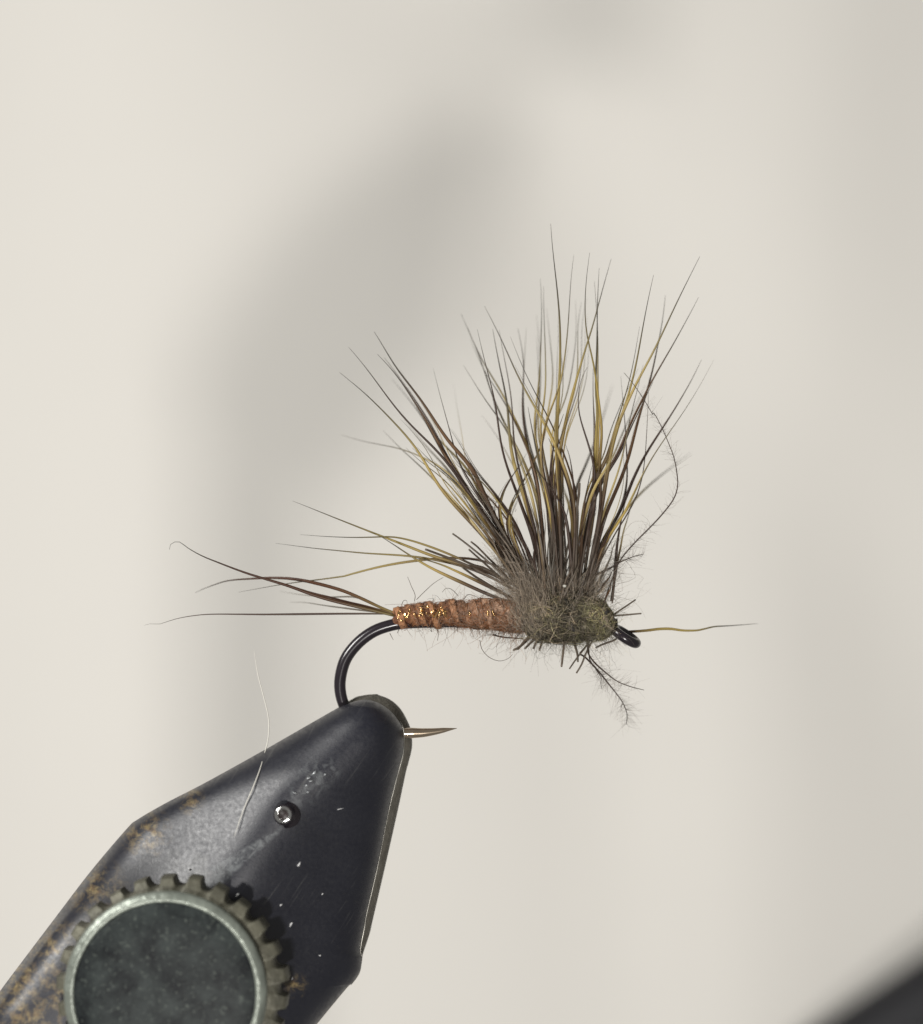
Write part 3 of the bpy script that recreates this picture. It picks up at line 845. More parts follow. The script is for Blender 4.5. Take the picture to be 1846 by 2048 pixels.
wing = empty('wing'); wing.parent = fly
BASE = ['X', (1090, 1195)]
H = [
 # left cluster
 (['A', (135, 1430), (250, 1520), (385, 1640), (430, 1690), 'C', (600, 180), (730, 300), (840, 430), (900, 545), (970, 690), (1040, 800), (1120, 900), (1230, 1010), (1340, 1120), (1440, 1240), (1560, 1380), (1700, 1560), (1880, 1780)], 'gold', 7.0, -0.15),
 (['A', (215, 1205), (300, 1300), (400, 1420), (500, 1570), (600, 1700), (690, 1820), 'C', (800, 250), (900, 340), (1000, 440), (1080, 520), (1150, 620), (1230, 730), (1340, 880), (1450, 1040), (1600, 1250), (1760, 1480), (1900, 1750)], 'dark', 6.2, -0.1),
 (['A', (450, 1065), (500, 1130), (570, 1270), (640, 1390), (720, 1490), (820, 1600), (900, 1720), (960, 1810), 'C', (1040, 260), (1110, 370), (1190, 460), (1280, 540), (1340, 620), (1400, 720), (1440, 850), (1490, 980), (1620, 1200), (1780, 1480), (1930, 1760)], 'brown', 9.0, 0.1),
 (['A', (480, 1270), (560, 1350), (650, 1440), (720, 1560), (800, 1680), (870, 1790), 'C', (900, 150), (970, 270), (1040, 400), (1090, 510), (1150, 600), (1200, 690), (1270, 790), (1340, 900), (1420, 1020), (1520, 1160), (1700, 1420), (1880, 1740)], 'brown', 9.5, 0.0),
 (['A', (540, 1300), (600, 1375), (660, 1450), (730, 1555), (815, 1670), (890, 1790), 'C', (930, 170), (1010, 300), (1060, 420), (1110, 520), (1170, 610), (1240, 720), (1330, 870), (1440, 1040), (1600, 1280), (1860, 1720)], 'dark', 6, 0.3),
 (['A', (985, 1395), (1020, 1540), (1060, 1700), (1095, 1820), 'C', (1140, 290), (1165, 400), (1200, 520), (1230, 620), (1330, 760), (1450, 930), (1600, 1180), (1800, 1560)], 'dark', 4.2, 0.15),
 (['C', (1130, 250), (1190, 330), (1250, 440), (1300, 530), (1340, 600), (1400, 690), (1470, 760), (1560, 870), (1660, 1010), (1740, 1120), (1800, 1250), (1880, 1500), (1950, 1760)], 'dark', 5.0, 0.2),
 (['C', (150, 320), (260, 350), (370, 385), (500, 405), (660, 430), (760, 465), (880, 520), (960, 550), (1060, 600), (1150, 680), (1280, 820), (1420, 1030), (1600, 1300), (1840, 1700)], 'pale', 4.4, 0.55),
 (['C', (530, 280), (600, 360), (700, 450), (800, 540), (900, 630), (980, 720), (1060, 800), (1140, 880), (1220, 960), (1320, 1080), (1450, 1250), (1640, 1500), (1860, 1780)], 'pale', 5.2, 0.45),
 (['C', (690, 120), (800, 310), (900, 400), (1000, 500), (1080, 590), (1180, 710), (1300, 860), (1480, 1120), (1800, 1600)], 'grey', 7, 1.0),
 (['C', (840, 430), (920, 530), (1000, 590), (1080, 640), (1180, 730), (1260, 830), (1350, 960), (1480, 1150), (1640, 1380), (1860, 1720)], 'goldlow', 6.5, -0.1),
 (['C', (1190, 470), (1210, 560), (1240, 640), (1300, 760), (1380, 860), (1500, 1020), (1680, 1300), (1880, 1700)], 'dark', 5, -0.2),
 (['C', (1160, 540), (1200, 620), (1280, 650), (1350, 680), (1430, 720), (1520, 850), (1600, 960), (1720, 1120), (1850, 1400)], 'goldlow', 4.5, -0.25),
 (['C', (1820, 540), (1760, 620), (1660, 740), (1600, 860), (1540, 990), (1580, 1150), (1700, 1400), (1850, 1700)], 'dark', 6.0, -0.3),
 (['C', (1810, 760), (1740, 860), (1680, 990), (1620, 1090), (1640, 1250), (1750, 1450), (1880, 1700)], 'dark', 5.0, -0.25),
 # middle cluster
 (['A', (1240, 900), (1310, 1050), (1370, 1210), (1430, 1340), (1500, 1440), (1580, 1560), (1640, 1680), (1700, 1780), 'D', (200, 160), (280, 280), (330, 420), (380, 560), (420, 700), (430, 850), (440, 1000), (460, 1250), (470, 1650)], 'gold', 7.2, 0.5),
 (['A', (1300, 1030), (1380, 1230), (1435, 1360), (1460, 1450), (1500, 1590), (1550, 1720), 'C', (1600, 130), (1650, 250), (1690, 330), (1740, 430), (1790, 520), 'D', (290, 530), (330, 630), (380, 750), (430, 900), (460, 1100), (490, 1650)], 'pale', 7.4, 0.4),
 (['A', (1260, 1370), (1340, 1490), (1430, 1640), (1500, 1750), 'C', (1570, 150), (1650, 260), (1720, 400), (1780, 560), 'D', (300, 640), (350, 780), (400, 950), (440, 1200), (480, 1650)], 'pale', 6.5, 0.35),
 (['A', (1525, 1040), (1560, 1220), (1590, 1380), (1620, 1500), (1650, 1660), 'D', (160, 110), (160, 230), (170, 350), (190, 490), (220, 600), (260, 720), (300, 850), (320, 940), (350, 1050), (390, 1150), (430, 1350), (460, 1650)], 'goldlow', 8.0, 0.2),
 (['A', (1450, 830), (1520, 960), (1600, 1120), (1670, 1270), (1730, 1420), (1800, 1560), 'B', (280, 1600), (350, 1720), 'D', (496, 250), (540, 340), (590, 440), (640, 580), (690, 700), (730, 850), (745, 1000), (750, 1200), (700, 1650)], 'gold', 6.6, -0.25),
 (['B', (150, 960), (200, 1180), (210, 1240), (200, 1400), (185, 1540), (190, 1680), 'D', (290, 150), (295, 260), (320, 400), (360, 560), (400, 680), (430, 850), (470, 1100), (500, 1650)], 'dark', 6.0, 0.45),
 (['B', (225, 960), (215, 1100), (206, 1250), (195, 1420), (190, 1560), (200, 1700), 'D', (300, 200), (330, 380), (380, 520), (430, 640), (480, 760), (520, 900), (540, 1100), (540, 1650)], 'grey', 5.0, 0.55),
 (['B', (340, 540), (350, 680), (360, 800), (350, 950), (345, 1200), (340, 1400), (310, 1560), (290, 1700), 'D', (380, 200), (385, 300), (400, 420), (440, 560), (480, 720), (500, 900), (520, 1200), (540, 1650)], 'gold', 6.0, 0.4),
 (['B', (370, 600), (365, 750), (375, 950), (385, 1200), (390, 1400), (400, 1600), 'D', (430, 100), (430, 250), (440, 400), (470, 520), (510, 680), (530, 850), (560, 1100), (560, 1650)], 'gold', 5.6, 0.35),
 (['B', (310, 850), (330, 1000), (340, 1200), (345, 1400), (350, 1600), 'D', (400, 150), (410, 350), (450, 480), (500, 620), (540, 780), (560, 1000), (580, 1650)], 'pale', 4.6, 0.7),
 (['B', (395, 790), (410, 950), (430, 1150), (455, 1300), (470, 1450), 'D', (490, 50), (490, 200), (480, 320), (440, 420), (400, 500), (300, 680), (240, 800)], 'pale', 4.6, 0.6),
 (['B', (430, 75), (432, 200), (460, 400), (490, 650), (505, 850), (515, 1050), (510, 1250), (500, 1450), (490, 1650), 'D', (583, 200), (575, 350), (580, 500), (590, 650), (600, 850), (610, 1050), (620, 1300), (620, 1650)], 'gold', 7.6, -0.1),
 (['B', (625, 335), (600, 530), (585, 750), (575, 950), (560, 1150), (540, 1320), (510, 1430), (480, 1560), 'D', (480, 130), (460, 300), (420, 480), (440, 620), (500, 780), (540, 950), (580, 1200), (600, 1650)], 'gold', 5.6, -0.2),
 (['B', (640, 720), (650, 900), (655, 1000), (630, 1150), (610, 1300), (590, 1450), (550, 1600), (510, 1690), 'D', (500, 260), (520, 400), (540, 600), (560, 850), (600, 1200), (630, 1650)], 'pale', 4.6, 0.55),
 (['B', (690, 740), (665, 830), (650, 950), (655, 1100), (665, 1200), (660, 1350), (640, 1500), (600, 1650), 'D', (600, 250), (590, 450), (600, 700), (620, 1000), (650, 1650)], 'gold', 4.8, 0.5),
 (['B', (760, 320), (725, 520), (715, 700), (715, 850), (725, 980), (745, 1060), (770, 1160), (800, 1280), (820, 1400), (825, 1550), (850, 1700), 'D', (982, 250), (970, 350), (950, 480), (940, 600), (960, 750), (975, 850), (950, 1050), (880, 1300), (820, 1650)], 'gold', 6.6, -0.1),
 (['B', (940, 370), (890, 550), (840, 730), (815, 850), (780, 960), (740, 1080), (700, 1200), (660, 1340), (630, 1470), (590, 1580), (565, 1700), 'D', (645, 250), (610, 420), (575, 580), (560, 750), (550, 900), (570, 1150), (620, 1650)], 'gold', 6.8, -0.25),
 (['B', (840, 450), (830, 600), (820, 780), (820, 950), (825, 1150), (815, 1300), (800, 1400), (815, 1600), 'D', (930, 0), (940, 120), (920, 280), (905, 430), (915, 600), (910, 780), (900, 900), (880, 1050), (870, 1200), (800, 1650)], 'goldlow', 7.4, 0.05),
 (['B', (800, 560), (810, 700), (820, 850), (835, 1050), (830, 1300), (825, 1500), (830, 1700), 'D', (950, 200), (935, 400), (925, 600), (930, 800), (905, 1000), (860, 1250), (790, 1650)], 'gold', 6.4, 0.2),
 (['B', (740, 1290), (690, 1370), (650, 1460), (650, 1600), (680, 1720), 'D', (770, 130), (810, 260), (860, 400), (900, 520), (920, 620), (915, 800), (880, 1050), (800, 1300), (760, 1650)], 'dark', 6.6, -0.2),
 (['B', (955, 1440), (920, 1530), (890, 1650), 'D', (880, 490), (820, 600), (760, 690), (720, 820), (700, 1000), (690, 1650)], 'grey', 7, 1.2),
 (['D', (640, 120), (600, 220), (550, 350), (530, 500), (520, 650), (520, 800), (540, 1000), (560, 1650)], 'dark', 8, -0.1),
 (['D', (330, 60), (340, 160), (380, 300), (400, 450), (430, 600), (480, 740), (520, 900), (560, 1150), (600, 1650)], 'goldlow', 8, 0.1),
 (['D', (510, 330), (560, 460), (610, 560), (660, 660), (700, 780), (720, 900), (730, 1100), (720, 1650)], 'dark', 9, -0.15),
 (['D', (0, 760), (60, 830), (130, 920), (190, 1000), (230, 1080), (260, 1200), (330, 1320), (400, 1420), (450, 1650)], 'dark', 7, -0.3),
 (['D', (350, 600), (290, 700), (220, 810), (160, 920), (120, 1040), (160, 1180), (260, 1340), (380, 1650)], 'goldlow', 5, -0.35),
 (['D', (320, 460), (260, 560), (180, 680), (100, 800), (50, 940), (90, 1100), (200, 1300), (350, 1650)], 'goldlow', 5, -0.3),
 (['D', (650, 380), (700, 480), (720, 600), (720, 750), (735, 900), (745, 1100), (730, 1300), (700, 1650)], 'dark', 7.5, -0.25),
 (['D', (400, 1020), (395, 1150), (392, 1280), (385, 1380), (430, 1650)], 'dark', 5.5, -0.35),
 # right cluster
 (['B', (1690, 350), (1600, 530), (1500, 740), (1400, 950), (1310, 1150), (1220, 1300), (1140, 1430), (1090, 1560), (1040, 1680), 'D', (1085, 250), (1060, 340), (1045, 430), (1020, 500), (970, 590), (910, 690), (870, 780), (840, 900), (815, 1000), (780, 1300), (760, 1650)], 'gold', 8.6, -0.15),
 (['B', (1300, 510), (1250, 720), (1210, 950), (1180, 1130), (1150, 1300), (1110, 1440), (1080, 1560), 'D', (1140, 130), (1080, 310), (1040, 450), (1035, 550), (1010, 700), (985, 830), (970, 960), (950, 1100), (900, 1300), (820, 1650)], 'gold', 8.0, -0.05),
 (['B', (1400, 680), (1390, 850), (1360, 1000), (1320, 1150), (1300, 1300), (1270, 1430), (1220, 1560), (1180, 1680), 'D', (1264, 250), (1220, 430), (1190, 550), (1140, 680), (1080, 820), (1020, 940), (985, 1030), (960, 1150), (900, 1380), (840, 1650)], 'brown', 7.0, 0.35),
 (['B', (1705, 1225), (1600, 1450), (1500, 1630), 'D', (1480, 260), (1400, 380), (1310, 530), (1240, 680), (1180, 830), (1140, 960), (1080, 1050), (1000, 1170), (950, 1260), (910, 1350), (850, 1650)], 'dark', 6.6, 0.25),
 (['D', (1190, 830), (1150, 950), (1130, 1060), (1110, 1180), (1095, 1300), (1085, 1450), (1075, 1600), (1060, 1740)], 'dark', 6.6, -0.1),
 (['B', (1025, 1360), (1040, 1560), 'D', (1160, 140), (1180, 320), (1190, 480), (1195, 620), (1185, 750), (1170, 860), (1120, 1000), (1040, 1130), (950, 1300), (850, 1650)], 'dark', 4.2, 0.2),
 (['D', (1740, 460), (1600, 570), (1480, 650), (1360, 740), (1260, 850), (1160, 980), (1060, 1100), (980, 1230), (880, 1650)], 'pale', 6.5, 1.1),
 (['D', (890, 560), (850, 680), (835, 800), (820, 900), (800, 1020), (790, 1200), (780, 1650)], 'brown', 7, 0.1),
 (['D', (775, 720), (770, 820), (760, 890), (750, 1050), (740, 1650)], 'stub', 6.5, -0.1),
 (['D', (870, 1230), (855, 1150), (870, 1050), (900, 950), (915, 800)], 'dark', 6, -0.3),
 (['D', (1010, 1000), (960, 1150), (930, 1280), (890, 1450), (860, 1700)], 'grey', 10, -0.05),
 (['D', (1080, 1050), (1020, 1180), (960, 1300), (910, 1420), (860, 1600)], 'dark', 8, -0.2),
 (['D', (1095, 1200), (1060, 1300), (1030, 1400), (970, 1520), (900, 1640)], 'grey', 5, -0.15),
 (['D', (1080, 1450), (1030, 1540), (980, 1610), (920, 1700)], 'brown', 5, -0.2),
 (['D', (1060, 1560), (1040, 1640), (1010, 1700), (990, 1760)], 'brown', 5, -0.15),
 (['D', (1300, 1340), (1220, 1365), (1130, 1405), (1000, 1480), (900, 1530), (820, 1650)], 'grey', 5.5, 0.1),
 # swept-back lower left hairs
 (['G', (1110, 80), (1300, 150), (1500, 235), (1740, 330), 'C', (560, 1260), (700, 1310), (850, 1370), (970, 1420), (1100, 1460), (1250, 1490), (1400, 1530), (1550, 1590), (1760, 1700)], 'tailgold', 6.0, 0.0),
 (['G', (1165, 325), (1350, 348), (1560, 352), (1740, 342), 'C', (560, 1236), (640, 1240), (760, 1265), (900, 1310), (1050, 1370), (1180, 1420), (1300, 1480), (1450, 1550), (1700, 1680)], 'tailgold', 5.4, -0.1),
 (['G', (985, 390), (1150, 405), (1360, 435), (1560, 460), (1700, 464), 'C', (450, 1395), (700, 1410), (850, 1430), (1000, 1450), (1150, 1480), (1300, 1520), (1500, 1600), (1720, 1720)], 'tailgold', 5.4, 0.05),
 (['G', (720, 745), (850, 720), (1000, 695), (1150, 660), (1300, 655), (1500, 635), (1650, 590), 'C', (0, 1640), (160, 1615), (320, 1560), (500, 1510), (700, 1475), (900, 1450), (1050, 1435), (1250, 1430), (1430, 1440), (1560, 1490), (1760, 1620)], 'tailgold', 5.6, 0.15),
 (['C', (480, 1225), (560, 1270), (620, 1310), (720, 1380), (830, 1460), (950, 1530), (1100, 1590), (1250, 1660), (1400, 1740), (1550, 1800), (1700, 1850)], 'gold', 7.6, -0.1),
 (['C', (780, 1425), (950, 1450), (1080, 1500), (1200, 1560), (1330, 1620), (1450, 1680), (1600, 1750), (1720, 1810)], 'gold', 6.4, -0.05),
 (['C', (915, 1360), (990, 1385), (1060, 1412), (1150, 1450), (1300, 1500), (1450, 1570), (1700, 1720)], 'stub', 5.5, -0.15),
 (['C', (1160, 1215), (1220, 1255), (1280, 1300), (1400, 1400), (1500, 1480), (1620, 1590), (1760, 1720)], 'stub', 4.6, -0.1),
 (['C', (1330, 1290), (1380, 1330), (1420, 1370), (1550, 1500), (1650, 1600), (1780, 1740)], 'stub', 4.6, -0.15),
 (['C', (1250, 1520), (1330, 1580), (1420, 1640), (1540, 1710), (1700, 1800)], 'stub', 5.5, -0.2),
 (['C', (1240, 1450), (1350, 1500), (1450, 1530), (1560, 1600), (1720, 1740)], 'stub', 5.5, -0.2),
 (['C', (1310, 1360), (1400, 1440), (1490, 1520), (1600, 1620), (1740, 1750)], 'stub', 4.5, -0.22),
]
BLUNT = {'stub'}
for seq, pal, w, dt in H:
    hair('wing_hair', seq, pal, w, wing, dt, rng.uniform(-0.10, 0.12), blunt=pal in BLUNT)

# finer hairs lying among the long ones
def fine_hairs():
    pool = [h for h in H[:58] if h[3] < 0.9 and len(h[0]) > 8]
    for j in range(54):
        seq, pal, w, dt = pool[int(rng.integers(len(pool)))]
        q = np.array(pix(seq))
        n = len(q)
        t = np.linspace(0, 1, n)[:, None]
        k0 = int(rng.uniform(0, 0.35) * n)                       # some are shorter than their neighbour
        lean_ = rng.normal(size=2) * np.array([26, 10])
        q2 = q + lean_ * (1 - t) ** 0.9 + rng.normal(size=2) * 3
        q2 = q2[k0:]
        hair('wing_hair', ['X'] + [tuple(p) for p in q2], rng.choice(['dark', 'brown', 'gold', 'goldlow', 'grey', 'pale'], p=[0.25, 0.2, 0.15, 0.15, 0.15, 0.1]), w * rng.uniform(0.5, 0.8), wing, dt + rng.normal() * 0.35, rng.uniform(-0.1, 0.12))
fine_hairs()

# shorter hairs that thicken the butt of the wing
def butt_hairs():
    for j in range(80):
        u = rng.uniform()
        t = rng.uniform(0.35, 1.15)
        if u < 0.46:        # left trunk
            bx, by = rng.normal(1066, 10), 1195
            ex, ey = bx - 130 * t + rng.normal() * 9, 1195 - 215 * t + rng.normal() * 6
        elif u < 0.84:      # centre trunk
            bx, by = rng.normal(1110, 16), 1195
            ex, ey = 1110 + (bx - 1110) * 1.7 - 6 + rng.normal() * 20, 1195 - 230 * t * rng.uniform(0.6, 1.0)
        else:               # right trunk
            bx, by = rng.normal(1150, 12), 1200
            ex, ey = bx + 45 * t + rng.normal() * 8, 1200 - 170 * t
        mx, my = (ex * 0.45 + bx * 0.55) + rng.normal() * 4, (ey + by) / 2
        pal = rng.choice(['stub', 'grey', 'dark', 'brown'], p=[0.5, 0.25, 0.15, 0.1])
        d = rng.uniform(-0.2, 0.3)
        hair('wing_hair', ['X', (ex, ey), ((ex * 2 + mx) / 3 + rng.normal() * 2, (ey * 2 + my) / 3), (mx, my), (bx, by)], pal, rng.uniform(3.2, 7.2), wing, d, d * 0.5, n=14, sides=5)
butt_hairs()

# ---- head / thorax: grey-olive dubbing
def thorax():
    nu, nv = 70, 48
    # profile along x (photo px): centre line and radius
    xs = np.linspace(1030, 1230, nu)
    cy = np.interp(xs, [1030, 1080, 1140, 1190, 1230], [1218, 1233, 1237, 1238, 1248])
    rad = np.interp(xs, [1030, 1045, 1065, 1100, 1140, 1180, 1210, 1224, 1230], [10, 30, 42, 44, 42, 39, 32, 20, 4])
    V, C = [], []
    from mathutils import noise as mn
    for i in range(nu):
        for k in range(nv):
            a = k / nv * 2 * math.pi
            n1 = mn.noise(Vector((xs[i] * 0.03, math.cos(a) * 1.2, math.sin(a) * 1.2)))
            n2 = mn.noise(Vector((xs[i] * 0.11, math.cos(a) * 3.5, math.sin(a) * 3.5)))
            r = rad[i] / PXU * (1 + 0.20 * n1 + 0.20 * n2)
            V.append(np.array(P(xs[i], cy[i], 0)) - FO + np.array([0, -math.cos(a) * r, math.sin(a) * r]))
            ol = np.clip((xs[i] - 1130) / 80, 0, 1)
            c = np.array([0.24, 0.205, 0.16]) * (1 - ol) + np.array([0.23, 0.21, 0.14]) * ol
            C.append(c * (0.8 + 0.6 * n2 + rng.uniform(-0.2, 0.2)))
    idx = np.arange(nu * nv).reshape(nu, nv)
    Q = np.stack([idx[:-1], idx[1:], np.roll(idx, -1, 1)[1:], np.roll(idx, -1, 1)[:-1]], -1).reshape(-1, 4)
    m, nt, bs = new_mat('grey_dubbing')
    at = node(nt, 'ShaderNodeAttribute', attribute_name='pigment')
    nt.links.new(at.outputs['Color'], bs.inputs['Base Color']); bs.inputs['Roughness'].default_value = 0.8
    tc = node(nt, 'ShaderNodeTexCoord'); nz = node(nt, 'ShaderNodeTexNoise'); nz.inputs['Scale'].default_value = 60; nz.inputs['Detail'].default_value = 6
    nt.links.new(tc.outputs['Object'], nz.inputs['Vector'])
    bp = node(nt, 'ShaderNodeBump'); bp.inputs['Strength'].default_value = 1.0; bp.inputs['Distance'].default_value = 0.03
    nt.links.new(nz.outputs['Fac'], bp.inputs['Height']); nt.links.new(bp.outputs['Normal'], bs.inputs['Normal'])
    th = np_mesh('thorax', V, Q, m, fly, colors=np.clip(C, 0, 1))
    # dubbing fibres
    N, K = 8500, 8
    lines = np.zeros((N, K, 3)); rd = np.zeros((N, K)); cols = np.zeros((N, 3))
    s = np.linspace(0, 1, K)[:, None]
    for j in range(N):
        i = int(np.clip(rng.normal(0.45, 0.27), 0.02, 0.98) * (nu - 1)); a = rng.uniform(0, 2 * math.pi)
        c = np.array(P(xs[i], cy[i], 0)) - FO
        r = rad[i] / PXU
        nrm = np.array([0, -math.cos(a), math.sin(a)])
        tng = np.array([0, math.sin(a), math.cos(a)])
        start = c + nrm * r * rng.uniform(0.75, 1.0)
        lying = rng.uniform() < 0.70
        L = rng.gamma(2.2, 0.040)
        fx = (xs[i] - 1130) / 100
        if lying:
            d = tng * rng.choice([-1, 1]) + np.array([rng.normal() * 0.8, 0, 0]) + nrm * 0.15
        else:
            d = nrm * rng.uniform(0.5, 1.2) + np.array([rng.normal() * 0.6 + fx * 0.7, 0, 0]) + tng * rng.normal() * 0.5
            L *= 0.62
        d /= np.linalg.norm(d)
        L = min(L, 0.22)
        curl = rng.normal(size=3); ph = rng.uniform(0, 6)
        ln = start + d * L * s + curl * L * (0.34 if lying else 0.18) * (np.sin(s * rng.uniform(3, 8) + ph) - math.sin(ph)) - (nrm * L * 0.45 * s ** 2 if lying else 0)
        if lying:                                    # matted down on the bundle
            px_ = (ln[:, 0] + FO[0]) * PXU + 923
            lump = np.array([0.22 * mn.noise(Vector((x_ * 0.035, math.cos(a) * 1.4, math.sin(a) * 1.4 + 3))) + 0.14 * mn.noise(Vector((x_ * 0.10, math.cos(a) * 3.2, math.sin(a) * 3.2))) for x_ in px_])
            lim = np.interp(px_, xs, rad) / PXU * (rng.uniform(0.98, 1.22) + lump) + 0.002
            cz = (1024 - np.interp(px_, xs, cy)) / PXU - FO[2]
            oy, oz = ln[:, 1] + FO[1], ln[:, 2] - cz
            kk = lim / np.maximum(np.hypot(oy, oz), 1e-5)
            kk = np.where(kk < 1, kk, 1 + (kk - 1) * 0.6)
            ln[:, 1] = oy * kk - FO[1]; ln[:, 2] = cz + oz * kk
            ln[:, 0] = np.clip(ln[:, 0], (1028 - 923) / PXU - FO[0], (1232 - 923) / PXU - FO[0])
        lines[j] = ln
        rd[j] = np.linspace(1, 0.35, K) * (rng.uniform(0.0007, 0.0019) if lying else rng.uniform(0.0004, 0.0010))
        u = rng.uniform()
        base = np.array([0.62, 0.54, 0.42]) if u < 0.55 else (np.array([0.28, 0.25, 0.21]) if u < 0.75 else np.array([0.58, 0.54, 0.35]))
        if xs[i] > 1165 and rng.uniform() < 0.6: base = np.array([0.50, 0.47, 0.29])
        if u > 0.96: base = np.array([0.03, 0.025, 0.02])
        cl_ = mn.noise(Vector((xs[i] * 0.045, math.cos(a) * 1.6 + 5, math.sin(a) * 1.6))) + 0.6 * mn.noise(Vector((xs[i] * 0.12, math.cos(a) * 4, math.sin(a) * 4 + 9)))
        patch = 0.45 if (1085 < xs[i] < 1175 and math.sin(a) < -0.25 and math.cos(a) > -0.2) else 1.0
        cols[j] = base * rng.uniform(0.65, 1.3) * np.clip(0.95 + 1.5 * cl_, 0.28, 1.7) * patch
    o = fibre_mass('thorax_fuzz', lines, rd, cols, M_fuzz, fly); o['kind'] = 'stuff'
    # thicker matted strands of dubbing wound round the head
    N, K2 = 190, 16
    lines = np.zeros((N, K2, 3)); rd = np.zeros((N, K2)); cols = np.zeros((N, K2, 3))
    for j in range(N):
        f = rng.uniform(0.04, 0.96)
        a0 = rng.uniform(0, 2 * math.pi); da = rng.uniform(0.5, 1.6) * rng.choice([-1, 1]); sl = rng.normal() * 0.10
        wob, ph = rng.uniform(0.02, 0.09), rng.uniform(0, 6)
        u = rng.uniform()
        base = np.array([0.42, 0.36, 0.27]) if u < 0.45 else (np.array([0.38, 0.36, 0.21]) if u < 0.75 else np.array([0.16, 0.15, 0.14]))
        if f < 0.55 and 0.45 <= u < 0.75: base = np.array([0.44, 0.39, 0.28])
        for k in range(K2):
            q = k / (K2 - 1)
            ff = np.clip(f + sl * (q - 0.5) + 0.02 * math.sin(9 * q + ph), 0.01, 0.99)
            ii = ff * (nu - 1)
            rr_ = np.interp(ii, np.arange(nu), rad) / PXU * (0.99 + wob * math.sin(6 * q + ph) + 0.03)
            a = a0 + da * q
            x = np.interp(ii, np.arange(nu), xs); yy = np.interp(ii, np.arange(nu), cy)
            lines[j, k] = np.array(P(x, yy, 0)) - FO + np.array([0, -math.cos(a) * rr_, math.sin(a) * rr_])
            rd[j, k] = math.sin(math.pi * (0.06 + 0.88 * q)) ** 0.6
            cols[j, k] = base * rng.uniform(0.8, 1.2)
        rd[j] *= rng.uniform(0.003, 0.0115)
        cols[j] *= rng.uniform(0.7, 1.2)
    o = fibre_mass('dubbing_strands', lines, rd, cols, M_fuzz, fly, sides=6); o['kind'] = 'stuff'
    # soft underfur between the wing butts
    N = 3500
    lines = np.zeros((N, K, 3)); rd = np.zeros((N, K)); cols = np.zeros((N, 3))
    for j in range(N):
        u = rng.uniform()
        bx = rng.uniform(1045, 1205); by = rng.uniform(1165, 1210)
        ang = math.radians(90 - (bx - 1115) * 0.42 + rng.normal() * 22)
        if u < 0.30:
            bx = rng.uniform(1000, 1075); by = rng.uniform(1120, 1205); ang = math.radians(rng.normal(140, 20))
        elif u < 0.42:                      # along the left trunk
            t = rng.uniform(); bx = 1070 - 95 * t + rng.normal() * 14; by = 1190 - 190 * t; ang = math.radians(rng.normal(125, 28))
        front = False
        if rng.uniform() < 0.26:            # fur swept up over the left of the bundle
            u = 0.2; front = True
            bx = rng.uniform(1032, 1092); by = rng.uniform(1175, 1262); ang = math.radians(rng.normal(112, 16))
        L = rng.gamma(3.0, 0.040) * (0.75 if u > 0.42 else 0.6)
        L = min(L, 0.26)
        y = rng.normal() * 0.09 + 0.03
        if front: y = -0.095 + rng.normal() * 0.025
        d = np.array([math.cos(ang), rng.normal() * 0.35, math.sin(ang)])
        curl = rng.normal(size=3); ph = rng.uniform(0, 6)
        st = np.array(P(bx, by, y)) - FO
        lines[j] = st + d * L * s + curl * L * 0.10 * (np.sin(s * rng.uniform(3, 9) + ph) - math.sin(ph))
        rd[j] = np.linspace(1, 0.3, K) * rng.uniform(0.0004, 0.0012)
        base = np.array([0.64, 0.56, 0.46]) if rng.uniform() < 0.75 else np.array([0.27, 0.22, 0.18])
        cols[j] = base * rng.uniform(0.7, 1.3)
    o = fibre_mass('underfur', lines, rd, cols, M_fuzz, fly); o['kind'] = 'stuff'
    # wispy fibres right of the wing and under the head
    N = 330
    lines = np.zeros((N, K, 3)); rd = np.zeros((N, K)); cols = np.zeros((N, 3))
    for j in range(N):
        u = rng.uniform()
        if u < 0.35: bx, by, ang = rng.uniform(1195, 1228), rng.uniform(1090, 1240), rng.normal(20, 30)
        elif u < 0.75: bx, by, ang = rng.uniform(1030, 1215), rng.uniform(1262, 1282), rng.normal(-85, 32)
        elif u < 0.88: bx, by, ang = rng.uniform(1010, 1060), rng.uniform(1235, 1275), rng.normal(-130, 30)
        else: bx, by, ang = rng.uniform(1190, 1225), rng.uniform(1255, 1280), rng.normal(-50, 25)
        L = rng.gamma(3, 0.030); L = min(L, 0.20)
        y = rng.normal() * 0.08
        a = math.radians(ang)
        d = np.array([math.cos(a), rng.normal() * 0.3, math.sin(a)])
        curl = rng.normal(size=3); ph = rng.uniform(0, 6)
        lines[j] = np.array(P(bx, by, y)) - FO + d * L * s + curl * L * 0.12 * (np.sin(s * rng.uniform(3, 8) + ph) - math.sin(ph))
        rd[j] = np.linspace(1, 0.4, K) * rng.uniform(0.0004, 0.0010)
        cols[j] = np.array([0.46, 0.42, 0.36]) * rng.uniform(0.5, 1.2)
    o = fibre_mass('wispy_fuzz', lines, rd, cols, M_fuzz, fly); o['kind'] = 'stuff'
thorax()

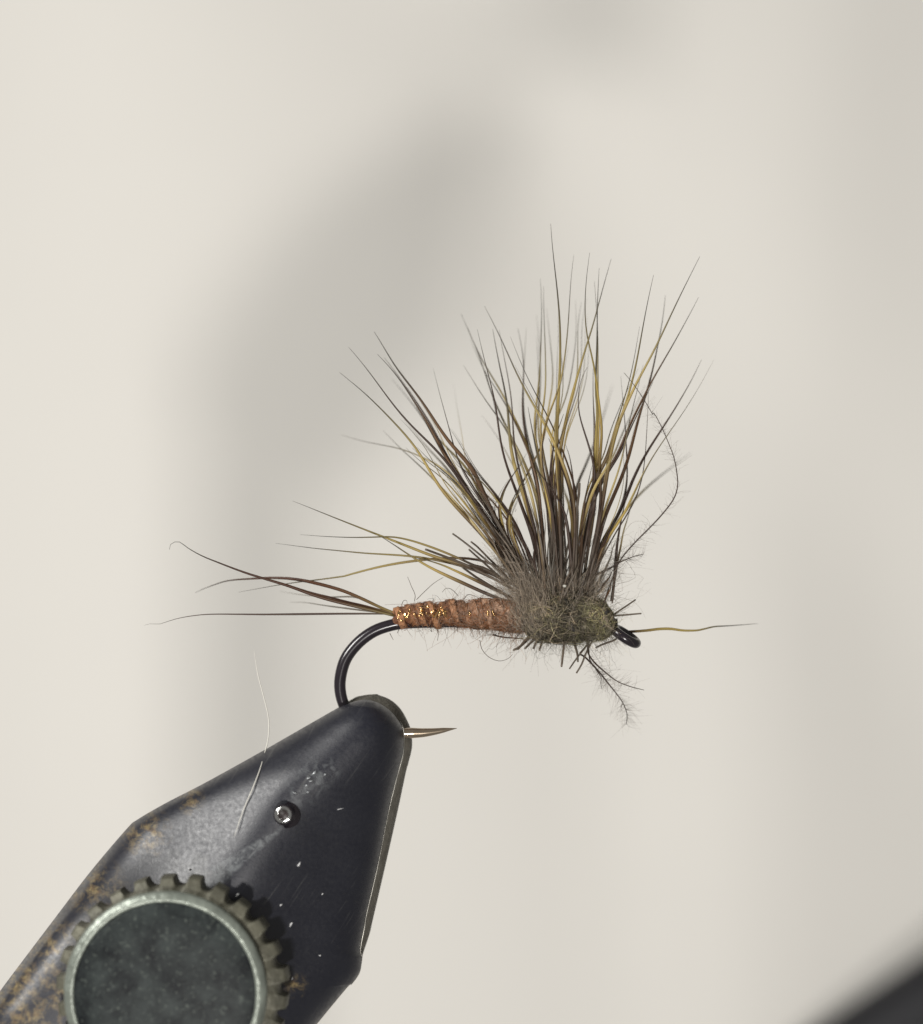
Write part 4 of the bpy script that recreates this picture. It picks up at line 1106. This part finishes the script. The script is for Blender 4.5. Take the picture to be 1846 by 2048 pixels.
# ---- cut stubs and feather barbs round the head
for seq, w, dt, pal in (
    (['E', (405, 320), (425, 400), (455, 470), (500, 570)], 6, -0.13, 'dark'),
    (['E', (825, 1025), (835, 940), (850, 800), (860, 700)], 5, -0.12, 'stub'),
    (['E', (990, 975), (985, 900), (960, 810), (920, 700)], 5.5, -0.14, 'stub'),
    (['E', (905, 1050), (970, 955), (1060, 840), (1130, 740)], 4, -0.05, 'stub'),
    (['E', (975, 1095), (1030, 1000), (1070, 900), (1150, 740)], 4, 0.0, 'stub'),
    (['E', (1168, 838), (1250, 800), (1350, 765), (1380, 745)], 5, -0.02, 'stub'),
    (['E', (1572, 350), (1500, 400), (1440, 440), (1320, 520)], 4, 0.05, 'stub'),
    (['E', (1630, 490), (1560, 495), (1480, 503), (1320, 515)], 4.2, -0.05, 'stub'),
    (['E', (340, 860), (400, 830), (450, 770), (520, 690)], 6, -0.1, 'stub'),
    (['E', (380, 855), (440, 800), (500, 740), (560, 680)], 5, -0.05, 'stub'),
    (['E', (455, 845), (500, 800), (560, 740), (600, 680)], 5, -0.12, 'stub'),
    (['E', (540, 850), (560, 800), (590, 740), (610, 680)], 5, 0.0, 'stub'),
    (['E', (600, 860), (620, 800), (640, 740), (650, 680)], 5, -0.1, 'stub')):
    hair('hackle_stub', seq, pal, w, fly, dt, 0.0, n=12, sides=5, blunt=True)

def barbed(name, seq, w, dt, db, nb, blen, spread, parent=fly, col3=(0.075, 0.06, 0.05), jitter=0.6):
    st = hair(name, seq, 'dark', w, parent, dt, db, n=44, sides=5, tipw=0.35)
    q = pix(seq); sp = np.linspace(0, 1, len(q))
    c = catmull([np.array(P(x, y, dt * (1 - a) + db * a)) for (x, y), a in zip(q, sp)], 90) - FO
    tan = np.gradient(c, axis=0); tan /= np.linalg.norm(tan, axis=1)[:, None]
    K = 6; s = np.linspace(0, 1, K)[:, None]
    lines, rd, cl = [], [], []
    for j in range(int(nb * 1.6)):
        i = int(rng.uniform(*spread) * 89)
        sd = np.array([-tan[i][2], rng.normal() * 0.3, tan[i][0]]) * rng.choice([-1, 1])
        d = sd * rng.uniform(0.5, 1) - tan[i] * rng.uniform(0.2, 1.0)
        L = blen * rng.uniform(0.3, 1.1)
        lines.append(c[i] + d * L * s + rng.normal(size=3) * L * 0.45 * s ** 2)
        rd.append(np.linspace(1, 0.35, K) * rng.uniform(0.0003, 0.0007))
        cl.append(np.array(col3) * rng.uniform(2.0, 5.0))
    o = fibre_mass('barbs', lines, rd, cl, M_fuzz, st)
    o['kind'] = 'stuff'
barbed('feather_barb', ['B', (1050, 1335), (1120, 1420), (1210, 1550), (1300, 1700), 'D', (1420, 110), (1490, 240), (1550, 380), (1595, 500), (1620, 640), (1625, 750), (1590, 860), (1500, 980), (1400, 1090), (1280, 1210), (1180, 1320), (1110, 1420), (1040, 1600), (1000, 1720)], 3.6, -0.15, 0.0, 120, 0.055, (0.15, 0.95))
barbed('feather_barb', ['E', (1480, 1610), (1490, 1520), (1460, 1430), (1400, 1330), (1310, 1210), (1220, 1100), (1130, 1000), (1060, 930), (1010, 900), (1040, 860), (1100, 780), (1130, 720)], 4.0, 0.25, 0.0, 110, 0.085, (0.0, 0.6))
barbed('feather_barb', ['E', (1660, 1265), (1520, 1230), (1400, 1180), (1300, 1110), (1180, 1010), (1100, 900), (1090, 800), (1110, 720)], 3.4, -0.1, 0.0, 50, 0.06, (0.1, 0.8))
barbed('feather_barb', ['E', (1225, 1250), (1225, 1180), (1215, 1120), (1170, 1050), (1110, 950), (1100, 800)], 2.6, 0.15, 0.0, 30, 0.06, (0.0, 0.7))
barbed('feather_barb', ['D', (1330, 1335), (1220, 1365), (1120, 1410), (1000, 1480), (880, 1540)], 4.0, -0.05, 0.0, 60, 0.06, (0.0, 0.8))
# the single hair pointing forward past the eye
hair('forward_hair', ['H', (1690, 518), (1600, 525), (1400, 545), (1230, 550), (1120, 575), (1030, 595), (900, 595), (760, 575), (640, 578), (500, 595), (320, 605), (150, 610), (60, 600)], 'front', 6.6, fly, 0.25, 0.03, n=44)
# tiny pale bead at the wing butt
def bead():
    c = np.array(P(1129, 1172, -0.13)) - FO
    V, Q = [], []
    for j in range(7):
        th = (j + 0.02) / 6.04 * math.pi
        for k in range(10):
            a = k / 10 * 2 * math.pi
            V.append(c + 0.008 * np.array([math.sin(th) * math.cos(a) * 1.2, math.cos(th), math.sin(th) * math.sin(a) * 0.9]))
    for j in range(6):
        for k in range(10):
            a, b = j * 10 + k, j * 10 + (k + 1) % 10
            Q.append((a, b, b + 10, a + 10))
    np_mesh('pale_bead', V, Q, M_thread_pale, fly)
bead()
